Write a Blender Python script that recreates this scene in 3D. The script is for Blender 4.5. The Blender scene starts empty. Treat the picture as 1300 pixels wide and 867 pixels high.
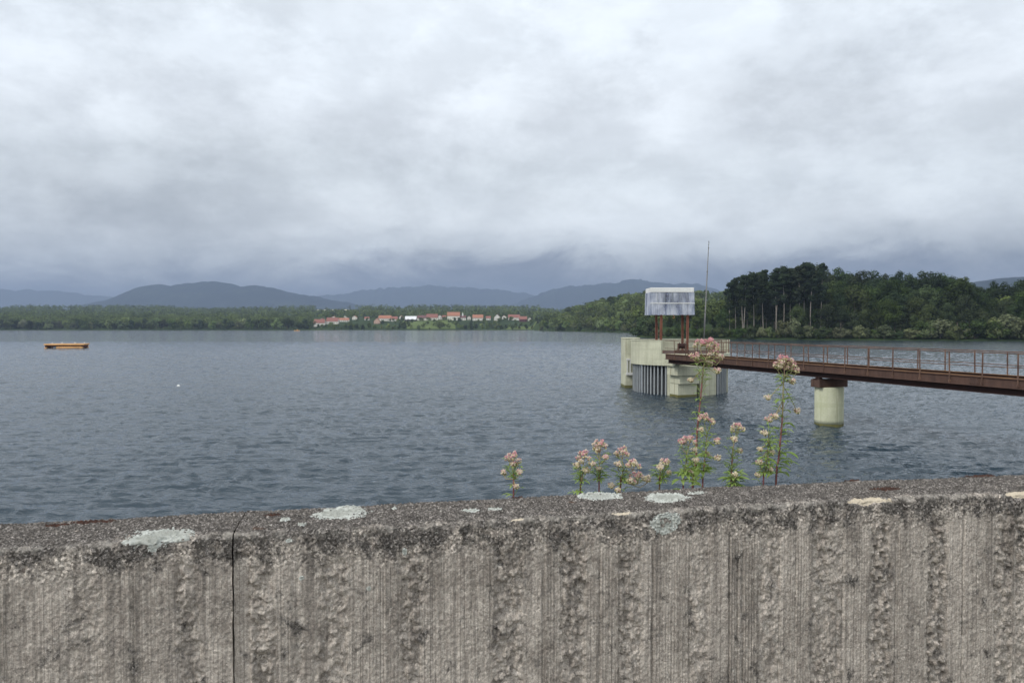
import bpy, math, random
import numpy as np
from mathutils import Vector

random.seed(7)
RNG = np.random.default_rng(11)
R = math.radians
SC = bpy.context.scene
COL = SC.collection
EYE = 7.0          # eye height over the lake
F = 940.0          # focal length in photo pixels (1300 wide)
HOR = 414.0        # horizon row in the photo


def at(x, y, d):
    """world point seen at photo pixel x, y at distance d in front of the viewer"""
    return ((x - 650) / F * d, d, EYE - (y - HOR) / F * d)


# ------------------------------------------------------------------ numpy noise
def _hash(ix, iy, seed):
    h = (ix.astype(np.int64) * 374761393 + iy.astype(np.int64) * 668265263 + seed * 974634777) & 0xFFFFFFFF
    h = ((h ^ (h >> 13)) * 1274126177) & 0xFFFFFFFF
    h = ((h ^ (h >> 16)) * 2246822519) & 0xFFFFFFFF
    return ((h ^ (h >> 15)) & 0xFFFFFF) / float(0xFFFFFF)


def vnoise(x, y, seed=0):
    x, y = np.broadcast_arrays(np.asarray(x, float), np.asarray(y, float))
    ix, iy = np.floor(x), np.floor(y)
    fx, fy = x - ix, y - iy
    fx = fx * fx * fx * (fx * (fx * 6 - 15) + 10)
    fy = fy * fy * fy * (fy * (fy * 6 - 15) + 10)
    a, b = _hash(ix, iy, seed), _hash(ix + 1, iy, seed)
    c, d = _hash(ix, iy + 1, seed), _hash(ix + 1, iy + 1, seed)
    return (a * (1 - fx) + b * fx) * (1 - fy) + (c * (1 - fx) + d * fx) * fy


def fbm(x, y, seed=0, octs=4, gain=0.5):
    s, a, t = 0, 1.0, 0
    for k in range(octs):
        s = s + a * vnoise(x * 2 ** k, y * 2 ** k, seed + 17 * k)
        t += a
        a *= gain
    return s / t


def worley(x, y, seed=0):
    x, y = np.broadcast_arrays(np.asarray(x, float), np.asarray(y, float))
    ix, iy = np.floor(x), np.floor(y)
    f1 = np.full(x.shape, 9.0)
    cid = np.zeros(x.shape)
    for dx in (-1, 0, 1):
        for dy in (-1, 0, 1):
            cx, cy = ix + dx, iy + dy
            px, py = cx + _hash(cx, cy, seed), cy + _hash(cx, cy, seed + 5)
            d = np.hypot(px - x, py - y)
            m = d < f1
            f1 = np.where(m, d, f1)
            cid = np.where(m, _hash(cx, cy, seed + 9), cid)
    return f1, cid


def sstep(a, b, x):
    t = np.clip((np.asarray(x, float) - a) / (b - a), 0, 1)
    return t * t * (3 - 2 * t)


# ------------------------------------------------------------------ objects
def tag(o, label=None, cat=None, group=None, kind=None):
    if label: o['label'] = label
    if cat: o['category'] = cat
    if group: o['group'] = group
    if kind: o['kind'] = kind
    return o


def empty(name, loc, rz=0.0):
    o = bpy.data.objects.new(name, None)
    o.empty_display_size = 0.2
    o.location = loc
    o.rotation_euler = (0, 0, rz)
    COL.objects.link(o)
    return o


def raw_mesh(name, verts, faces, mats=(), mi=None, smooth=False):
    me = bpy.data.meshes.new(name)
    if isinstance(verts, np.ndarray) and isinstance(faces, np.ndarray):
        nv, nf, k = len(verts), len(faces), faces.shape[1]
        me.vertices.add(nv)
        me.vertices.foreach_set('co', np.ascontiguousarray(verts, dtype=np.float32).ravel())
        me.loops.add(nf * k)
        me.loops.foreach_set('vertex_index', np.ascontiguousarray(faces, dtype=np.int32).ravel())
        me.polygons.add(nf)
        me.polygons.foreach_set('loop_start', np.arange(0, nf * k, k, dtype=np.int32))
        me.update(calc_edges=True)
        me.validate()
    else:
        me.from_pydata([tuple(v) for v in verts], [], [tuple(f) for f in faces])
        me.update()
    for m in mats:
        me.materials.append(m)
    if mi is not None:
        me.polygons.foreach_set('material_index', np.asarray(mi, dtype=np.int32))
    if smooth:
        me.polygons.foreach_set('use_smooth', np.ones(len(me.polygons), dtype=bool))
    return me


def link(name, me, parent=None, loc=(0, 0, 0), rz=0.0):
    o = bpy.data.objects.new(name, me)
    COL.objects.link(o)
    o.location = loc
    o.rotation_euler = (0, 0, rz)
    if parent is not None:
        o.parent = parent
    return o


class MB:
    """collects solids into one mesh"""
    def __init__(s):
        s.v, s.f, s.m = [], [], []

    def add(s, vs, fs, m=0):
        b = len(s.v)
        s.v += [tuple(v) for v in vs]
        for f in fs:
            s.f.append(tuple(i + b for i in f))
            s.m.append(m)
        return s

    def box(s, x0, x1, y0, y1, z0, z1, m=0, ch=0.0):
        if ch <= 0:
            vs = [(x, y, z) for z in (z0, z1) for y in (y0, y1) for x in (x0, x1)]
            fs = [(0, 2, 3, 1), (4, 5, 7, 6), (0, 1, 5, 4), (2, 6, 7, 3), (0, 4, 6, 2), (1, 3, 7, 5)]
            return s.add(vs, fs, m)
        # vertical edges and top edges chamfered
        def ring(z, i):
            a, b, c, d = x0 + i, x1 - i, y0 + i, y1 - i
            return [(a + ch, c, z), (b - ch, c, z), (b, c + ch, z), (b, d - ch, z), (b - ch, d, z), (a + ch, d, z), (a, d - ch, z), (a, c + ch, z)]
        rs = [ring(z0 + ch, 0), ring(z1 - ch, 0), ring(z1, ch)]
        lo = ring(z0, ch)
        vs = lo + rs[0] + rs[1] + rs[2]
        fs = [tuple(reversed(range(8))), tuple(range(24, 32))]
        for k in range(3):
            for i in range(8):
                j = (i + 1) % 8
                fs.append((k * 8 + i, k * 8 + j, k * 8 + 8 + j, k * 8 + 8 + i))
        return s.add(vs, fs, m)

    def tube(s, pts, rad, n=8, m=0, caps=True):
        P = [Vector(p) for p in pts]
        rr = rad if isinstance(rad, (list, tuple)) else [rad] * len(P)
        vs, fs = [], []
        ref = Vector((0.31, 0.83, 0.45)).normalized()
        for i, p in enumerate(P):
            t = (P[min(i + 1, len(P) - 1)] - P[max(i - 1, 0)]).normalized()
            a = t.cross(ref)
            if a.length < 1e-4: a = t.cross(Vector((1, 0, 0)))
            a.normalize()
            b = t.cross(a)
            for k in range(n):
                w = 2 * math.pi * k / n
                vs.append(p + (a * math.cos(w) + b * math.sin(w)) * rr[i])
        for i in range(len(P) - 1):
            for k in range(n):
                j = (k + 1) % n
                fs.append((i * n + k, i * n + j, (i + 1) * n + j, (i + 1) * n + k))
        if caps:
            fs.append(tuple(reversed(range(n))))
            fs.append(tuple(range((len(P) - 1) * n, len(P) * n)))
        return s.add(vs, fs, m)

    def bar(s, p0, p1, w, h, m=0):
        """rectangular bar from p0 to p1, w sideways, h upwards"""
        a, b = Vector(p0), Vector(p1)
        t = (b - a).normalized()
        up = Vector((0, 0, 1))
        if abs(t.z) > 0.9: up = Vector((0, 1, 0))
        sd = t.cross(up).normalized()
        u = sd.cross(t).normalized()
        vs = []
        for p in (a, b):
            for (i, j) in ((-1, -1), (1, -1), (1, 1), (-1, 1)):
                vs.append(p + sd * (i * w / 2) + u * (j * h / 2))
        fs = [(0, 3, 2, 1), (4, 5, 6, 7), (0, 1, 5, 4), (1, 2, 6, 5), (2, 3, 7, 6), (3, 0, 4, 7)]
        return s.add(vs, fs, m)

    def prism(s, poly, z0, z1, m=0):
        n = len(poly)
        vs = [(x, y, z0) for x, y in poly] + [(x, y, z1) for x, y in poly]
        fs = [tuple(reversed(range(n))), tuple(range(n, 2 * n))]
        for i in range(n):
            j = (i + 1) % n
            fs.append((i, j, n + j, n + i))
        return s.add(vs, fs, m)

    def build(s, name, mats, parent=None, smooth=False, loc=(0, 0, 0), rz=0.0):
        if not isinstance(mats, (list, tuple)): mats = [mats]
        me = raw_mesh(name, s.v, s.f, mats, s.m, smooth)
        return link(name, me, parent, loc, rz)


# ------------------------------------------------------------------ materials
class NT:
    def __init__(s, m):
        s.t = m.node_tree
        s.n, s.l = s.t.nodes, s.t.links

    def new(s, typ, **kw):
        n = s.n.new(typ)
        for k, v in kw.items():
            setattr(n, k, v)
        return n

    def set(s, sock, v):
        if isinstance(v, bpy.types.NodeSocket):
            s.l.new(v, sock)
        elif v is not None:
            sock.default_value = v

    def math(s, op, a, b=0.0, c=None, clamp=False):
        n = s.new('ShaderNodeMath', operation=op, use_clamp=clamp)
        s.set(n.inputs[0], a); s.set(n.inputs[1], b)
        if c is not None: s.set(n.inputs[2], c)
        return n.outputs[0]

    def mix(s, f, a, b, mode='MIX'):
        n = s.new('ShaderNodeMix', data_type='RGBA', blend_type=mode)
        s.set(n.inputs[0], f)
        s.set(n.inputs[6], a if isinstance(a, bpy.types.NodeSocket) else (*a, 1))
        s.set(n.inputs[7], b if isinstance(b, bpy.types.NodeSocket) else (*b, 1))
        return n.outputs[2]

    def noise(s, vec, scale, detail=4, rough=0.55, dist=0.0, out='Fac'):
        n = s.new('ShaderNodeTexNoise')
        s.set(n.inputs['Vector'], vec); s.set(n.inputs['Scale'], scale)
        n.inputs['Detail'].default_value = detail
        n.inputs['Roughness'].default_value = rough
        n.inputs['Distortion'].default_value = dist
        return n.outputs[out]

    def voronoi(s, vec, scale, out='Distance', rnd=1.0):
        n = s.new('ShaderNodeTexVoronoi')
        s.set(n.inputs['Vector'], vec); n.inputs['Scale'].default_value = scale
        n.inputs['Randomness'].default_value = rnd
        return n.outputs[out]

    def map(s, vec, scale=(1, 1, 1), loc=(0, 0, 0), rot=(0, 0, 0)):
        n = s.new('ShaderNodeMapping')
        s.set(n.inputs[0], vec)
        n.inputs['Scale'].default_value = scale
        n.inputs['Location'].default_value = loc
        n.inputs['Rotation'].default_value = rot
        return n.outputs[0]

    def ramp(s, fac, stops):
        n = s.new('ShaderNodeValToRGB')
        s.set(n.inputs[0], fac)
        e = n.color_ramp.elements
        while len(e) < len(stops): e.new(0.5)
        for k, (p, c) in enumerate(stops):
            e[k].position = p
            e[k].color = (*c, 1) if isinstance(c, (tuple, list)) else (c, c, c, 1)
        return n.outputs[0]

    def rng(s, v, a, b, c=0.0, d=1.0, smooth=False):
        n = s.new('ShaderNodeMapRange')
        if smooth: n.interpolation_type = 'SMOOTHSTEP'
        s.set(n.inputs[0], v)
        for i, q in enumerate((a, b, c, d)): n.inputs[i + 1].default_value = q
        return n.outputs[0]

    def bump(s, h, strength=0.5, dist=0.01, normal=None):
        n = s.new('ShaderNodeBump')
        n.inputs['Strength'].default_value = strength
        n.inputs['Distance'].default_value = dist
        s.set(n.inputs['Height'], h)
        if normal is not None: s.l.new(normal, n.inputs['Normal'])
        return n.outputs[0]


def material(name):
    m = bpy.data.materials.new(name)
    m.use_nodes = True
    t = NT(m)
    b = t.n['Principled BSDF']
    t.bsdf = b
    tc = t.new('ShaderNodeTexCoord')
    t.obj = tc.outputs['Object']
    return m, t


def spec(t, v):
    t.bsdf.inputs['Specular IOR Level'].default_value = v


def m_weathered(name, base, dark, scale=3.0, rough=0.8, streak=True, bump=0.3, amount=(0.4, 0.75), bscale=40, metal=0.0, runs=None):
    m, t = material(name)
    geo = t.new('ShaderNodeNewGeometry').outputs['Position']
    n1 = t.noise(geo, scale, 5, 0.6)
    if streak:
        n2 = t.noise(t.map(geo, (scale * 4, scale * 4, scale * 0.35)), 1.0, 4, 0.6)
        n1 = t.math('MULTIPLY_ADD', n1, 0.5, t.math('MULTIPLY', n2, 0.5))
    f = t.rng(n1, amount[0], amount[1])
    c = t.mix(f, base, dark)
    n3 = t.noise(geo, scale * 11, 3, 0.6)
    c = t.mix(t.rng(n3, 0.35, 0.7, 0.0, 0.35), c, tuple(min(1, x * 0.62) for x in base))
    if runs:      # rust and dirt run down in streaks; pour lines stay as faint level marks
        r1 = t.noise(t.map(geo, (2.6, 2.6, 0.12)), 1.0, 5, 0.7)
        c = t.mix(t.rng(r1, 0.57, 0.72, 0.0, 0.75), c, runs)
        r2 = t.noise(t.map(geo, (0.15, 0.15, 2.6)), 1.0, 3, 0.6)
        c = t.mix(t.rng(r2, 0.56, 0.62, 0.0, 0.28), c, dark)
    t.set(t.bsdf.inputs['Base Color'], c)
    t.bsdf.inputs['Roughness'].default_value = rough
    t.bsdf.inputs['Metallic'].default_value = metal
    spec(t, 0.3)
    t.set(t.bsdf.inputs['Normal'], t.bump(t.noise(geo, bscale, 4, 0.6), bump, 0.02))
    return m


def m_leaf(name, col, var=0.35, trans=0.25, scale=0.35, spread=0.5):
    """foliage: colour drifts from clump to clump and from tree to tree"""
    m, t = material(name)
    rnd = t.new('ShaderNodeObjectInfo').outputs['Random']
    geo = t.new('ShaderNodeNewGeometry').outputs['Position']
    n = t.noise(geo, scale, 3, 0.6)
    n2 = t.noise(geo, scale * 7, 2, 0.5)
    d = tuple(x * (1 - spread) for x in col)
    l = (min(1, col[0] * (1 + spread * 1.1)), min(1, col[1] * (1 + spread)), min(1, col[2] * (1 + spread * 0.6)))
    c = t.mix(t.rng(n, 0.3, 0.7), d, l)
    c = t.mix(t.rng(n2, 0.3, 0.75, 0, 0.5), c, tuple(x * 0.6 for x in col))
    hs = t.new('ShaderNodeHueSaturation')
    t.set(hs.inputs['Hue'], t.rng(rnd, 0, 1, 0.475, 0.52))
    r2 = t.math('FRACT', t.math('MULTIPLY', rnd, 37.7))
    t.set(hs.inputs['Value'], t.rng(r2, 0, 1, 1 - var, 1 + var))
    r3 = t.math('FRACT', t.math('MULTIPLY', rnd, 91.3))
    t.set(hs.inputs['Saturation'], t.rng(r3, 0, 1, 0.75, 1.1))
    t.set(hs.inputs['Color'], c)
    df = t.new('ShaderNodeBsdfDiffuse'); tr = t.new('ShaderNodeBsdfTranslucent'); mx = t.new('ShaderNodeMixShader')
    t.set(df.inputs[0], hs.outputs[0]); t.set(tr.inputs[0], hs.outputs[0])
    mx.inputs[0].default_value = trans
    t.l.new(df.outputs[0], mx.inputs[1]); t.l.new(tr.outputs[0], mx.inputs[2])
    t.l.new(mx.outputs[0], t.n['Material Output'].inputs['Surface'])
    return m


# ------------------------------------------------------------------ render, camera, light
SC.render.engine = 'CYCLES'
SC.cycles.use_denoising = True
SC.cycles.max_bounces = 6
SC.cycles.diffuse_bounces = 3
SC.cycles.glossy_bounces = 3
SC.cycles.transmission_bounces = 4
SC.cycles.transparent_max_bounces = 8
SC.cycles.volume_bounces = 0
SC.cycles.sample_clamp_indirect = 6
SC.view_settings.view_transform = 'Standard'
SC.view_settings.look = 'None'
SC.view_settings.gamma = 1
SC.view_settings.use_curve_mapping = False
SC.view_settings.exposure = 0.5

cam = bpy.data.cameras.new('camera')
cam.sensor_width = 36
cam.lens = 36 * F / 1300
cam.clip_start = 0.05
cam.clip_end = 40000
co = bpy.data.objects.new('camera', cam)
COL.objects.link(co)
co.location = (0, 0, EYE)
co.rotation_euler = (R(90) - math.atan((433.5 - HOR) / F), 0, 0)
SC.camera = co

SUN = Vector((-0.72, -0.40, 0.72)).normalized()
sl = bpy.data.lights.new('sun', 'SUN')
sl.energy = 1.5
sl.angle = R(14)
sl.color = (1.0, 0.96, 0.9)
so = bpy.data.objects.new('sun', sl)
COL.objects.link(so)
so.location = (-30, -20, 40)
so.rotation_euler = SUN.to_track_quat('Z', 'Y').to_euler()

world = bpy.data.worlds.new('World')
SC.world = world
world.use_nodes = True
t = NT(world)
bg = t.n['Background']
bg.inputs['Strength'].default_value = 0.1
sky = t.new('ShaderNodeTexSky', sky_type='NISHITA')
sky.sun_disc = False
sky.sun_elevation = math.asin(SUN.z)
sky.sun_rotation = math.atan2(SUN.x, SUN.y)
dirv = t.new('ShaderNodeTexCoord').outputs['Generated']
sep = t.new('ShaderNodeSeparateXYZ')
t.set(sep.inputs[0], dirv)
dx, dy, dz = sep.outputs
# the cloud deck: the direction is carried up to a flat layer overhead
den = t.math('ADD', t.math('MAXIMUM', dz, 0.0), 0.13)
cmb = t.new('ShaderNodeCombineXYZ')
t.set(cmb.inputs[0], t.math('DIVIDE', dx, den)); t.set(cmb.inputs[1], t.math('DIVIDE', dy, den))
P = cmb.outputs[0]
nA = t.noise(t.map(P, (0.9, 0.9, 1), (3.1, 7.7, 0)), 1.0, 8, 0.6, 0.15)
nB = t.noise(t.map(P, (2.4, 2.4, 1), (9.4, 2.2, 3)), 1.0, 9, 0.66, 0.2)
# the heaped bases low down
nC = t.noise(t.map(dirv, (5.5, 5.5, 13.0), (1.3, 0.2, 4.1)), 1.0, 9, 0.68, 0.5)
nD = t.noise(t.map(dirv, (2.2, 2.2, 6.0), (4.7, 1.1, 2.3)), 1.0, 4, 0.5, 0.2)
e = t.math('ADD', dz, t.math('MULTIPLY', t.math('SUBTRACT', nC, 0.5), 0.13))
e = t.math('ADD', e, t.math('MULTIPLY', t.math('SUBTRACT', nD, 0.5), 0.10))
cl = t.ramp(e, [(0.0, (0.85, 1.05, 1.45)), (0.040, (1.2, 1.45, 1.9)), (0.062, (2.5, 2.75, 3.25)), (0.090, (5.8, 6.15, 6.35)), (0.115, (6.9, 7.25, 7.4)), (0.19, (6.6, 7.02, 7.25)),
                 (0.26, (6.9, 7.3, 7.65)), (0.36, (7.0, 7.5, 7.95)), (0.6, (7.6, 8.0, 8.3)), (1.0, (8.2, 8.4, 8.6))])
# puffs with firmer edges
pf = t.noise(t.map(dirv, (5.0, 5.0, 9.5), (2.3, 6.2, 1.1)), 1.0, 12, 0.68, 0.12)
pf2 = t.noise(t.map(dirv, (11, 11, 19), (8.3, 1.2, 5.1)), 1.0, 8, 0.62, 0.1)
puff = t.math('ADD', t.rng(pf, 0.40, 0.62, -0.085, 0.085, True), t.rng(pf2, 0.40, 0.62, -0.04, 0.04, True))
shade = t.math('MULTIPLY_ADD', nA, 0.75, t.math('MULTIPLY', nB, 0.45))
shade = t.math('ADD', t.rng(shade, 0.42, 0.78, 0.88, 1.07), puff)


def lobe(az, el, r, amp, tall=2.2):
    """a broad bank of lighter or darker cloud in one part of the sky"""
    d0 = (math.sin(R(az)) * math.cos(R(el)), math.cos(R(az)) * math.cos(R(el)), math.sin(R(el)))
    df = t.new('ShaderNodeVectorMath', operation='SUBTRACT'); t.set(df.inputs[0], warp); df.inputs[1].default_value = d0
    ml = t.new('ShaderNodeVectorMath', operation='MULTIPLY'); t.set(ml.inputs[0], df.outputs[0]); ml.inputs[1].default_value = (1, 1, tall)
    ln = t.new('ShaderNodeVectorMath', operation='LENGTH'); t.set(ln.inputs[0], ml.outputs[0])
    return t.rng(ln.outputs['Value'], 0.0, math.sin(R(r)), amp, 0.0, True)


wn1 = t.new('ShaderNodeTexNoise'); t.set(wn1.inputs['Vector'], t.map(dirv, (4, 4, 8))); wn1.inputs['Scale'].default_value = 1.0; wn1.inputs['Detail'].default_value = 6; wn1.inputs['Roughness'].default_value = 0.62
wv = t.new('ShaderNodeVectorMath', operation='MULTIPLY_ADD')
t.set(wv.inputs[0], wn1.outputs['Color']); wv.inputs[1].default_value = (0.26, 0.26, 0.13); t.set(wv.inputs[2], dirv)
w2 = t.new('ShaderNodeVectorMath', operation='SUBTRACT'); t.set(w2.inputs[0], wv.outputs[0]); w2.inputs[1].default_value = (0.13, 0.13, 0.065)
warp = w2.outputs[0]
for az, el, r, amp, tall in ((-27, 8.5, 16, -0.24, 2.0), (-11, 12.5, 12, -0.12, 2.2), (22, 16, 11, -0.17, 2.2), (-30, 13.2, 6, 0.20, 2.2), (-33, 17.0, 6, 0.07, 2.2), (-10, 8.6, 11, 0.16, 2.6), (4, 6.6, 12, 0.20, 2.8),
                             (-5, 19, 16, 0.10, 1.8), (12, 12, 14, 0.10, 2.0), (33, 8.5, 12, 0.10, 2.4), (36, 4.4, 9, -0.25, 2.6), (18, 6.5, 8, 0.10, 2.6)):
    shade = t.math('ADD', shade, lobe(az, el, r, amp, tall))
# the unseen half of the sky behind the dam is brightened to light the wall
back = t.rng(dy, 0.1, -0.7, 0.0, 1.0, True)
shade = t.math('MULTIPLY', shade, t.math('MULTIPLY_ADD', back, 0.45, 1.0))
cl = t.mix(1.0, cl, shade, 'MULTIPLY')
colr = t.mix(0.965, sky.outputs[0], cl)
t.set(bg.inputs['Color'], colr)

# ------------------------------------------------------------------ shared materials
M = {}
M['cream'] = m_weathered('cream_painted_concrete', (0.54, 0.54, 0.41), (0.34, 0.34, 0.25), 0.7, 0.85, True, 0.15, (0.42, 0.72), 12, runs=(0.26, 0.23, 0.15))
M['pier'] = m_weathered('pale_green_concrete', (0.50, 0.51, 0.37), (0.34, 0.36, 0.22), 0.9, 0.85, True, 0.15, (0.45, 0.8), 12, runs=(0.24, 0.24, 0.14))
M['algae'] = m_weathered('algae_band', (0.16, 0.15, 0.05), (0.07, 0.07, 0.03), 2.0, 0.6)
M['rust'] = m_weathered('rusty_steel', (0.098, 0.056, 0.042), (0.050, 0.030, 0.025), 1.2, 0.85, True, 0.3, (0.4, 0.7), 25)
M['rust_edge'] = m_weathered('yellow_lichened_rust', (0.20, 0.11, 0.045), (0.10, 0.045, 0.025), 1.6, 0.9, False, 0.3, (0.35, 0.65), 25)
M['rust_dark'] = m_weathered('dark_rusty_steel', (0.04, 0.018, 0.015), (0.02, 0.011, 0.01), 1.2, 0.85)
M['rail'] = m_weathered('rusty_tube', (0.17, 0.10, 0.07), (0.07, 0.042, 0.035), 1.5, 0.8, False, 0.3, (0.4, 0.65), 30)
M['redprimer'] = m_weathered('faded_red_primer', (0.27, 0.115, 0.075), (0.15, 0.06, 0.045), 1.0, 0.8)
M['galv'] = m_weathered('galvanised_bar', (0.31, 0.33, 0.34), (0.18, 0.20, 0.205), 1.0, 0.6)
M['greyrecess'] = m_weathered('recess_shade_concrete', (0.05, 0.055, 0.06), (0.03, 0.033, 0.036), 1.0, 0.9)  # dark base colour carries the shade of the rack recess
M['orange'] = m_weathered('orange_plastic', (0.74, 0.41, 0.16), (0.58, 0.29, 0.10), 0.6, 0.5, False, 0.1)
M['maroon'] = m_weathered('dark_red_paint', (0.12, 0.03, 0.03), (0.06, 0.02, 0.02), 0.6, 0.7)
M['white'] = m_weathered('white_paint', (0.75, 0.75, 0.72), (0.6, 0.6, 0.57), 0.6, 0.6, False, 0.05)
M['mastgrey'] = m_weathered('weathered_mast_grey', (0.19, 0.19, 0.185), (0.12, 0.12, 0.12), 1.0, 0.6)
M['darkmetal'] = m_weathered('dark_machine_paint', (0.05, 0.06, 0.09), (0.03, 0.03, 0.05), 1.5, 0.6)


# ------------------------------------------------------------------ terrain
SHX = [-1800, -700, -150, 676, 684, 700, 806, 809, 830, 900, 1040, 1300, 1500, 2000, 2900]
SHD = [420, 900, 1316, 1316, 1130, 1060, 774, 474, 455, 411, 376, 346, 330, 250, 120]


def shore(px):
    return np.interp(px, SHX, SHD)


def ground(px, D):
    px, D = np.broadcast_arrays(np.asarray(px, float), np.asarray(D, float))
    s = shore(px)
    d = D - s
    ridge = np.interp(px, [0, 30, 200, 260, 330, 400, 520, 640, 700], [0.90, 1.03, 1.0, 0.86, 0.95, 1.0, 1.05, 1.0, 1.0])
    far = np.interp(d, [0, 8, 60, 130, 280, 700, 1300, 1900, 4000, 12000], [0.2, 1.2, 4, 9, 16, 30, 56, 78, 60, 30])
    far = far * np.where(d > 150, 1 + (ridge - 1) * sstep(150, 1200, d), 1)
    vil = np.interp(d, [0, 8, 60, 130, 280, 450, 700], [0.2, 1.2, 6.5, 13, 23, 27, 30])
    far = far + np.clip(vil - far, 0, 99) * sstep(390, 410, px) * (d < 700)
    hm = np.interp(px, [676, 690, 700, 720, 760, 800, 860, 930, 1000, 1100], [0.0, 0.14, 0.25, 0.56, 0.84, 0.96, 1.0, 1.0, 0.8, 0.5])
    dm = D - np.interp(px, [690, 700, 806], [1100, 1060, 774])
    mid = np.interp(dm, [0, 10, 60, 150, 300, 450, 1500, 4000], [0.2, 1.5, 6, 24, 44, 48, 20, 10]) * hm
    right = np.interp(d, [0, 5, 35, 90, 200, 600], [0.3, 1.2, 5, 10, 12, 10])
    land = np.where(px < 684, far, np.where(px < 808, np.maximum(mid, far * 0.75), np.maximum(right, mid)))
    land = np.where((px > 660) & (px < 684), np.maximum(far, mid), land)
    bed = np.maximum(-4.0, d * 0.1)
    return np.where(d < 0, bed, land)


def m_ground():
    m, t = material('grassy_ground')
    geo = t.new('ShaderNodeNewGeometry').outputs['Position']
    n = t.noise(geo, 0.012, 5, 0.6)
    n2 = t.noise(geo, 0.15, 4, 0.6)
    c = t.ramp(n, [(0.35, (0.022, 0.034, 0.014)), (0.52, (0.035, 0.055, 0.02)), (0.7, (0.06, 0.085, 0.028))])
    c = t.mix(t.rng(n2, 0.35, 0.7, 0, 0.6), c, (0.03, 0.045, 0.015))
    t.set(t.bsdf.inputs['Base Color'], c)
    t.bsdf.inputs['Roughness'].default_value = 1.0
    spec(t, 0.05)
    return m


M['ground'] = m_ground()
cols = np.unique(np.concatenate([np.linspace(-1800, -100, 40), np.arange(-100, 1420, 8), np.linspace(1420, 2900, 40), [806, 807, 808, 809, 810, 676, 680, 684]]))
rows = np.unique(np.concatenate([np.linspace(60, 340, 12), np.arange(340, 520, 5), np.arange(520, 1700, 12), np.arange(1700, 3600, 60), np.geomspace(3600, 14000, 14)]))
PX, DD = np.meshgrid(cols, rows)
Z = ground(PX, DD)
V = np.stack([(PX - 650) / F * DD, DD, Z], -1).reshape(-1, 3)
nc, nr = len(cols), len(rows)
ii = np.arange(nc - 1)[None, :] + nc * np.arange(nr - 1)[:, None]
FQ = np.stack([ii, ii + 1, ii + 1 + nc, ii + nc], -1).reshape(-1, 4)
tag(link('ground', raw_mesh('ground', V, FQ, [M['ground']], smooth=True)), kind='structure')


def meadow(name, mat, x0, x1, d0, d1, n=24, lift=0.25):
    """a mown field lying on the ground"""
    xs, ds = np.linspace(x0, x1, n), np.linspace(d0, d1, n)
    X, D = np.meshgrid(xs, ds)
    X = X + (vnoise(D * 0.02, X * 0.0 + 3, 5) - 0.5) * 8
    z = ground(X, D) + lift
    v = np.stack([(X - 650) / F * D, D, z], -1).reshape(-1, 3)
    i = np.arange(n - 1)[None, :] + n * np.arange(n - 1)[:, None]
    f = np.stack([i, i + 1, i + 1 + n, i + n], -1).reshape(-1, 4)
    return tag(link(name, raw_mesh(name, v, f, [mat], smooth=True)), kind='structure')


def m_flat(name, a, b, sc):
    m, t = material(name)
    geo = t.new('ShaderNodeNewGeometry').outputs['Position']
    t.set(t.bsdf.inputs['Base Color'], t.mix(t.rng(t.noise(geo, sc, 4, 0.6), 0.35, 0.65), a, b))
    t.bsdf.inputs['Roughness'].default_value = 1.0
    spec(t, 0.05)
    return m


M['meadow'] = m_flat('mown_meadow', (0.13, 0.165, 0.055), (0.085, 0.115, 0.04), 0.05)
M['stubble'] = m_flat('dry_stubble', (0.55, 0.50, 0.33), (0.42, 0.40, 0.24), 0.01)
meadow('meadow', M['meadow'], 514, 576, 1330, 1540)
meadow('meadow', M['meadow'], 640, 684, 1322, 1370)
meadow('stubble_field', M['stubble'], 404, 446, 2980, 3200)
meadow('hill_meadow', M['meadow'], 446, 520, 2900, 3150)


# mountains far behind the lake
def m_hill():
    m, t = material('wooded_mountain')
    geo = t.new('ShaderNodeNewGeometry').outputs['Position']
    n = t.noise(geo, 0.004, 6, 0.6)
    t.set(t.bsdf.inputs['Base Color'], t.ramp(n, [(0.35, (0.008, 0.013, 0.012)), (0.55, (0.016, 0.024, 0.018)), (0.72, (0.035, 0.045, 0.03))]))
    t.bsdf.inputs['Roughness'].default_value = 1.0
    spec(t, 0.0)
    return m


M['hill'] = m_hill()


def mountain(name, d, prof, depth, seed):
    xs = np.linspace(prof[0][0], prof[-1][0], 300)
    yp = np.interp(xs, [p[0] for p in prof], [p[1] for p in prof])
    k = 9
    yp = np.convolve(np.pad(yp, k // 2, mode='edge'), np.ones(k) / k, mode='valid')
    yp = yp + (fbm(xs * 0.045, xs * 0, seed + 50, 6, 0.6) - 0.5) * 9.0 + (vnoise(xs * 0.5, xs * 0, seed + 60) - 0.5) * 1.0
    top = (HOR - yp) / F * d + EYE
    vs, N = [], 26
    for j in range(N):
        q = j / (N - 1)
        w = math.sin(math.pi * min(1, q * 0.72 + 0.0) / 1.44 * 2) if q < 0.7 else max(0.0, 1 - (q - 0.7) / 0.3) ** 0.8
        w = min(1.0, w)
        Dj = d + (q - 0.69) * depth
        X = (xs - 650) / F * d
        rough = (fbm(X * 0.0022, np.full_like(X, Dj * 0.0022), seed, 5) - 0.5) * 0.30 * (1 - w ** 3)
        vs.append(np.stack([X, np.full_like(X, Dj), top * np.clip(w + rough * math.sin(math.pi * q), 0, 1.2) - 6 * (1 - w)], -1))
    v = np.concatenate(vs)
    n = 300
    i = np.arange(n - 1)[None, :] + n * np.arange(N - 1)[:, None]
    f = np.stack([i, i + 1, i + 1 + n, i + n], -1).reshape(-1, 4)
    return tag(link(name, raw_mesh(name, v, f, [M['hill']], smooth=True)), kind='structure')


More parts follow.
